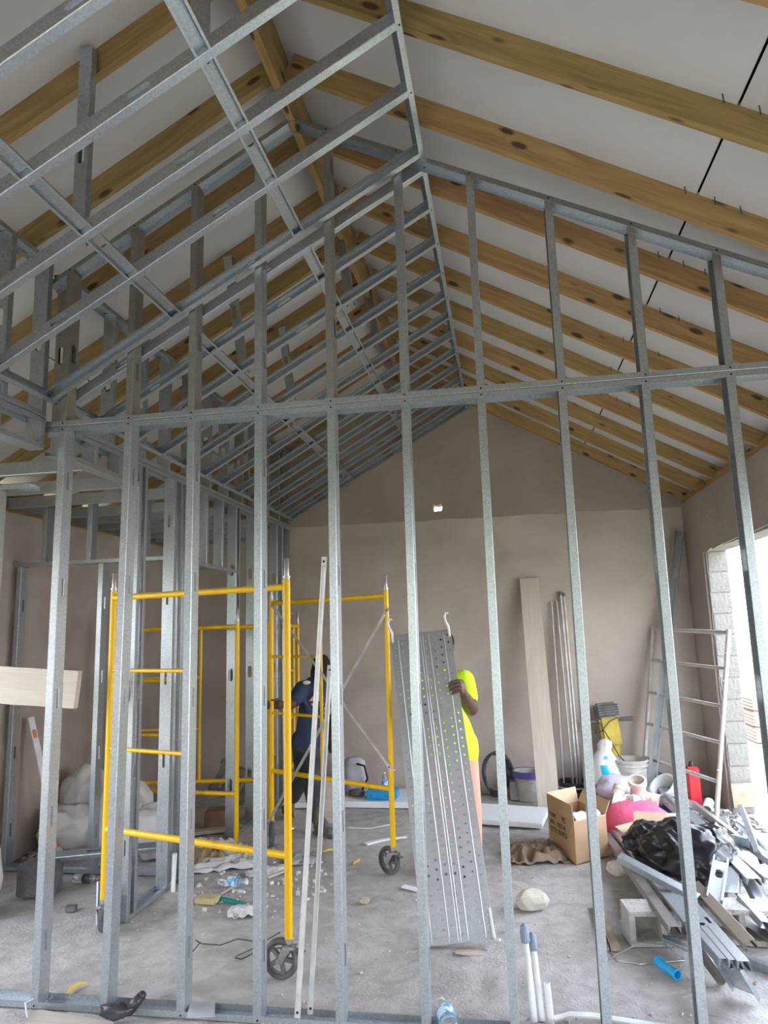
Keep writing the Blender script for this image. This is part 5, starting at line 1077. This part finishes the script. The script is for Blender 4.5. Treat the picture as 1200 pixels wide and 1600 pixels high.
b = B(); b.tube([(-1.375,4.321,0.006), (-1.580,4.283,0.006), (-1.635,4.191,0.008), (-1.640,4.163,0.006), (-1.597,4.152,0.006), (-1.549,4.232,0.008)], .0035, 6); P_('bent_wire', b, 'wire', 'short looped dark wire between the two front studs', 'wire', smooth=True)
b = B(); b.tube([(-1.561,6.801,0.006), (-1.344,6.794,0.006), (-1.141,6.979,0.006)], .006, 6); P_('white_cable', b, 'white_plastic', 'white cable curving on the floor beyond the far caster', 'cable', smooth=True)
b = B(); n_ = 8; p0, p1_ = V((-1.298,6.314,0.010)), V((-0.923,6.585,0.010))
for k in range(n_-1):
    q0, q1 = p0.lerp(p1_, k/n_), p0.lerp(p1_, (k+1)/n_); b.bar(q0+Vector((0,.03*math.sin(k*.5),0)), q1+Vector((0,.03*math.sin(k*.5+.5),0)), .05-.004*k, .015)
P_('foam_strip', b, 'foam', 'broken white foam strip behind the far caster', 'foam strip')
for u, v, rot, l in ((566,1344,.8,'curled yellow strip left of the far caster'), (518,1328,.3,'small yellow strip behind a partition stud near the boot')):
    c = V([0,0,0]); 
    cpt = {566: (-1.238,5.856,0.008), 518: (-1.560,6.126,0.008)}[u]; b = B(); b.tube([V(cpt)+Vector((math.cos(rot+k*.15)*.03*k-.06, math.sin(rot+k*.15)*.03*k-.05, .01*math.sin(k))) for k in range(5)], [.006,.01,.012,.01,.005], 6); P_('yellow_strip', b, 'yellow_peel', l, 'strip')
b = B(); b.tube([(-2.378,3.675,0.006), (-2.385,3.723,0.014), (-2.375,3.765,0.014), (-2.341,3.796,0.008)], [.007,.012,.010,.005], 8); P_('yellow_strip', b, 'yellow_peel', 'curled yellow strip just behind the front bottom track', 'strip', smooth=True)
b = B(); b.tube([(-2.486,3.489,0.050), (-2.461,3.554,0.050), (-2.461,3.648,0.030), (-2.380,3.639,0.020)], .0025, 6); b.tube([(-2.486,3.489,0.050), (-2.414,3.408,0.030)], .004, 6); P_('white_ribbon', b, 'white_plastic', 'thin white ribbon hanging over the front bottom track at the left', 'ribbon')
b = B(); c = V((-1.958,3.471,0.030)); b.blob(c+Vector((-.02,0,.02)), (.085,.035,.035), 71, .3, 1.6, flat=.01); capsules(b, [(c+Vector((.04,.02,.02)),.028),(c+Vector((.085,.05,.07)),.022)]); capsules(b, [(c+Vector((-.09,-.01,.01)),.014),(c+Vector((-.05,0,.02)),.02)])
P_('black_glove', b, 'black_plastic', 'crumpled black glove lying against the front bottom track', 'glove', smooth='full')
b = B(); b.prism([(-2.432,3.459,0.004), (-2.417,3.507,0.004), (-1.974,3.443,0.004), (-1.911,3.242,0.004), (-2.350,3.266,0.004)], (0,0,0), (0,0,.012)); P_('board_scrap', b, 'plank', 'pale flat board scrap at the very front left', 'board')
b = B(); b.prism([(-1.610,3.468,0.040), (-1.683,3.682,0.030), (-1.600,3.666,0.030), (-1.527,3.615,0.035), (-1.478,3.494,0.040)], (0,0,0), (0,0,.004)); P_('plastic_scrap', b, 'film', 'clear plastic scrap on the bottom track between two studs', 'plastic')
b = B(); b.box((-1.053,5.039,0.020), (.06,.05,.035)); P_('wood_chip', b, 'plank', 'small pale cube of wood on the middle floor', 'wood chip', bevel=.008)
b = B(); b.blob((-0.300,4.361,0.008), (.09,.03,.012), 75, .3, 2); P_('kraft_scrap', b, 'plank', 'tan scrap under the bottom edge of the walk board', 'scrap')
b = B(); b.bar((-0.832,5.351,0.010), (-0.708,5.287,0.010), .05, .01); P_('white_scrap', b, 'foam', 'small white scrap at the left foot of the walk board', 'scrap')
# outside: stacked crates seen through the doorway
t = thing('crate_stack', (4.2,12.6,-.06), 'pale stacked slatted crates outside beyond the doorway', 'crate')
for k in range(3):
    z = -.02+k*.24
    for j in range(4): b = B(); b.box((4.3,12.4,z+.05*j), (1.2,1.0,.028)); b.build('slat', 'crate_red', t)
    b = B(); [b.box((4.3+x,11.9+y,z+.09), (.06,.06,.22)) for x in (-.55,0,.55) for y in (0,1)]; b.build('corner_posts', 'crate_red', t)
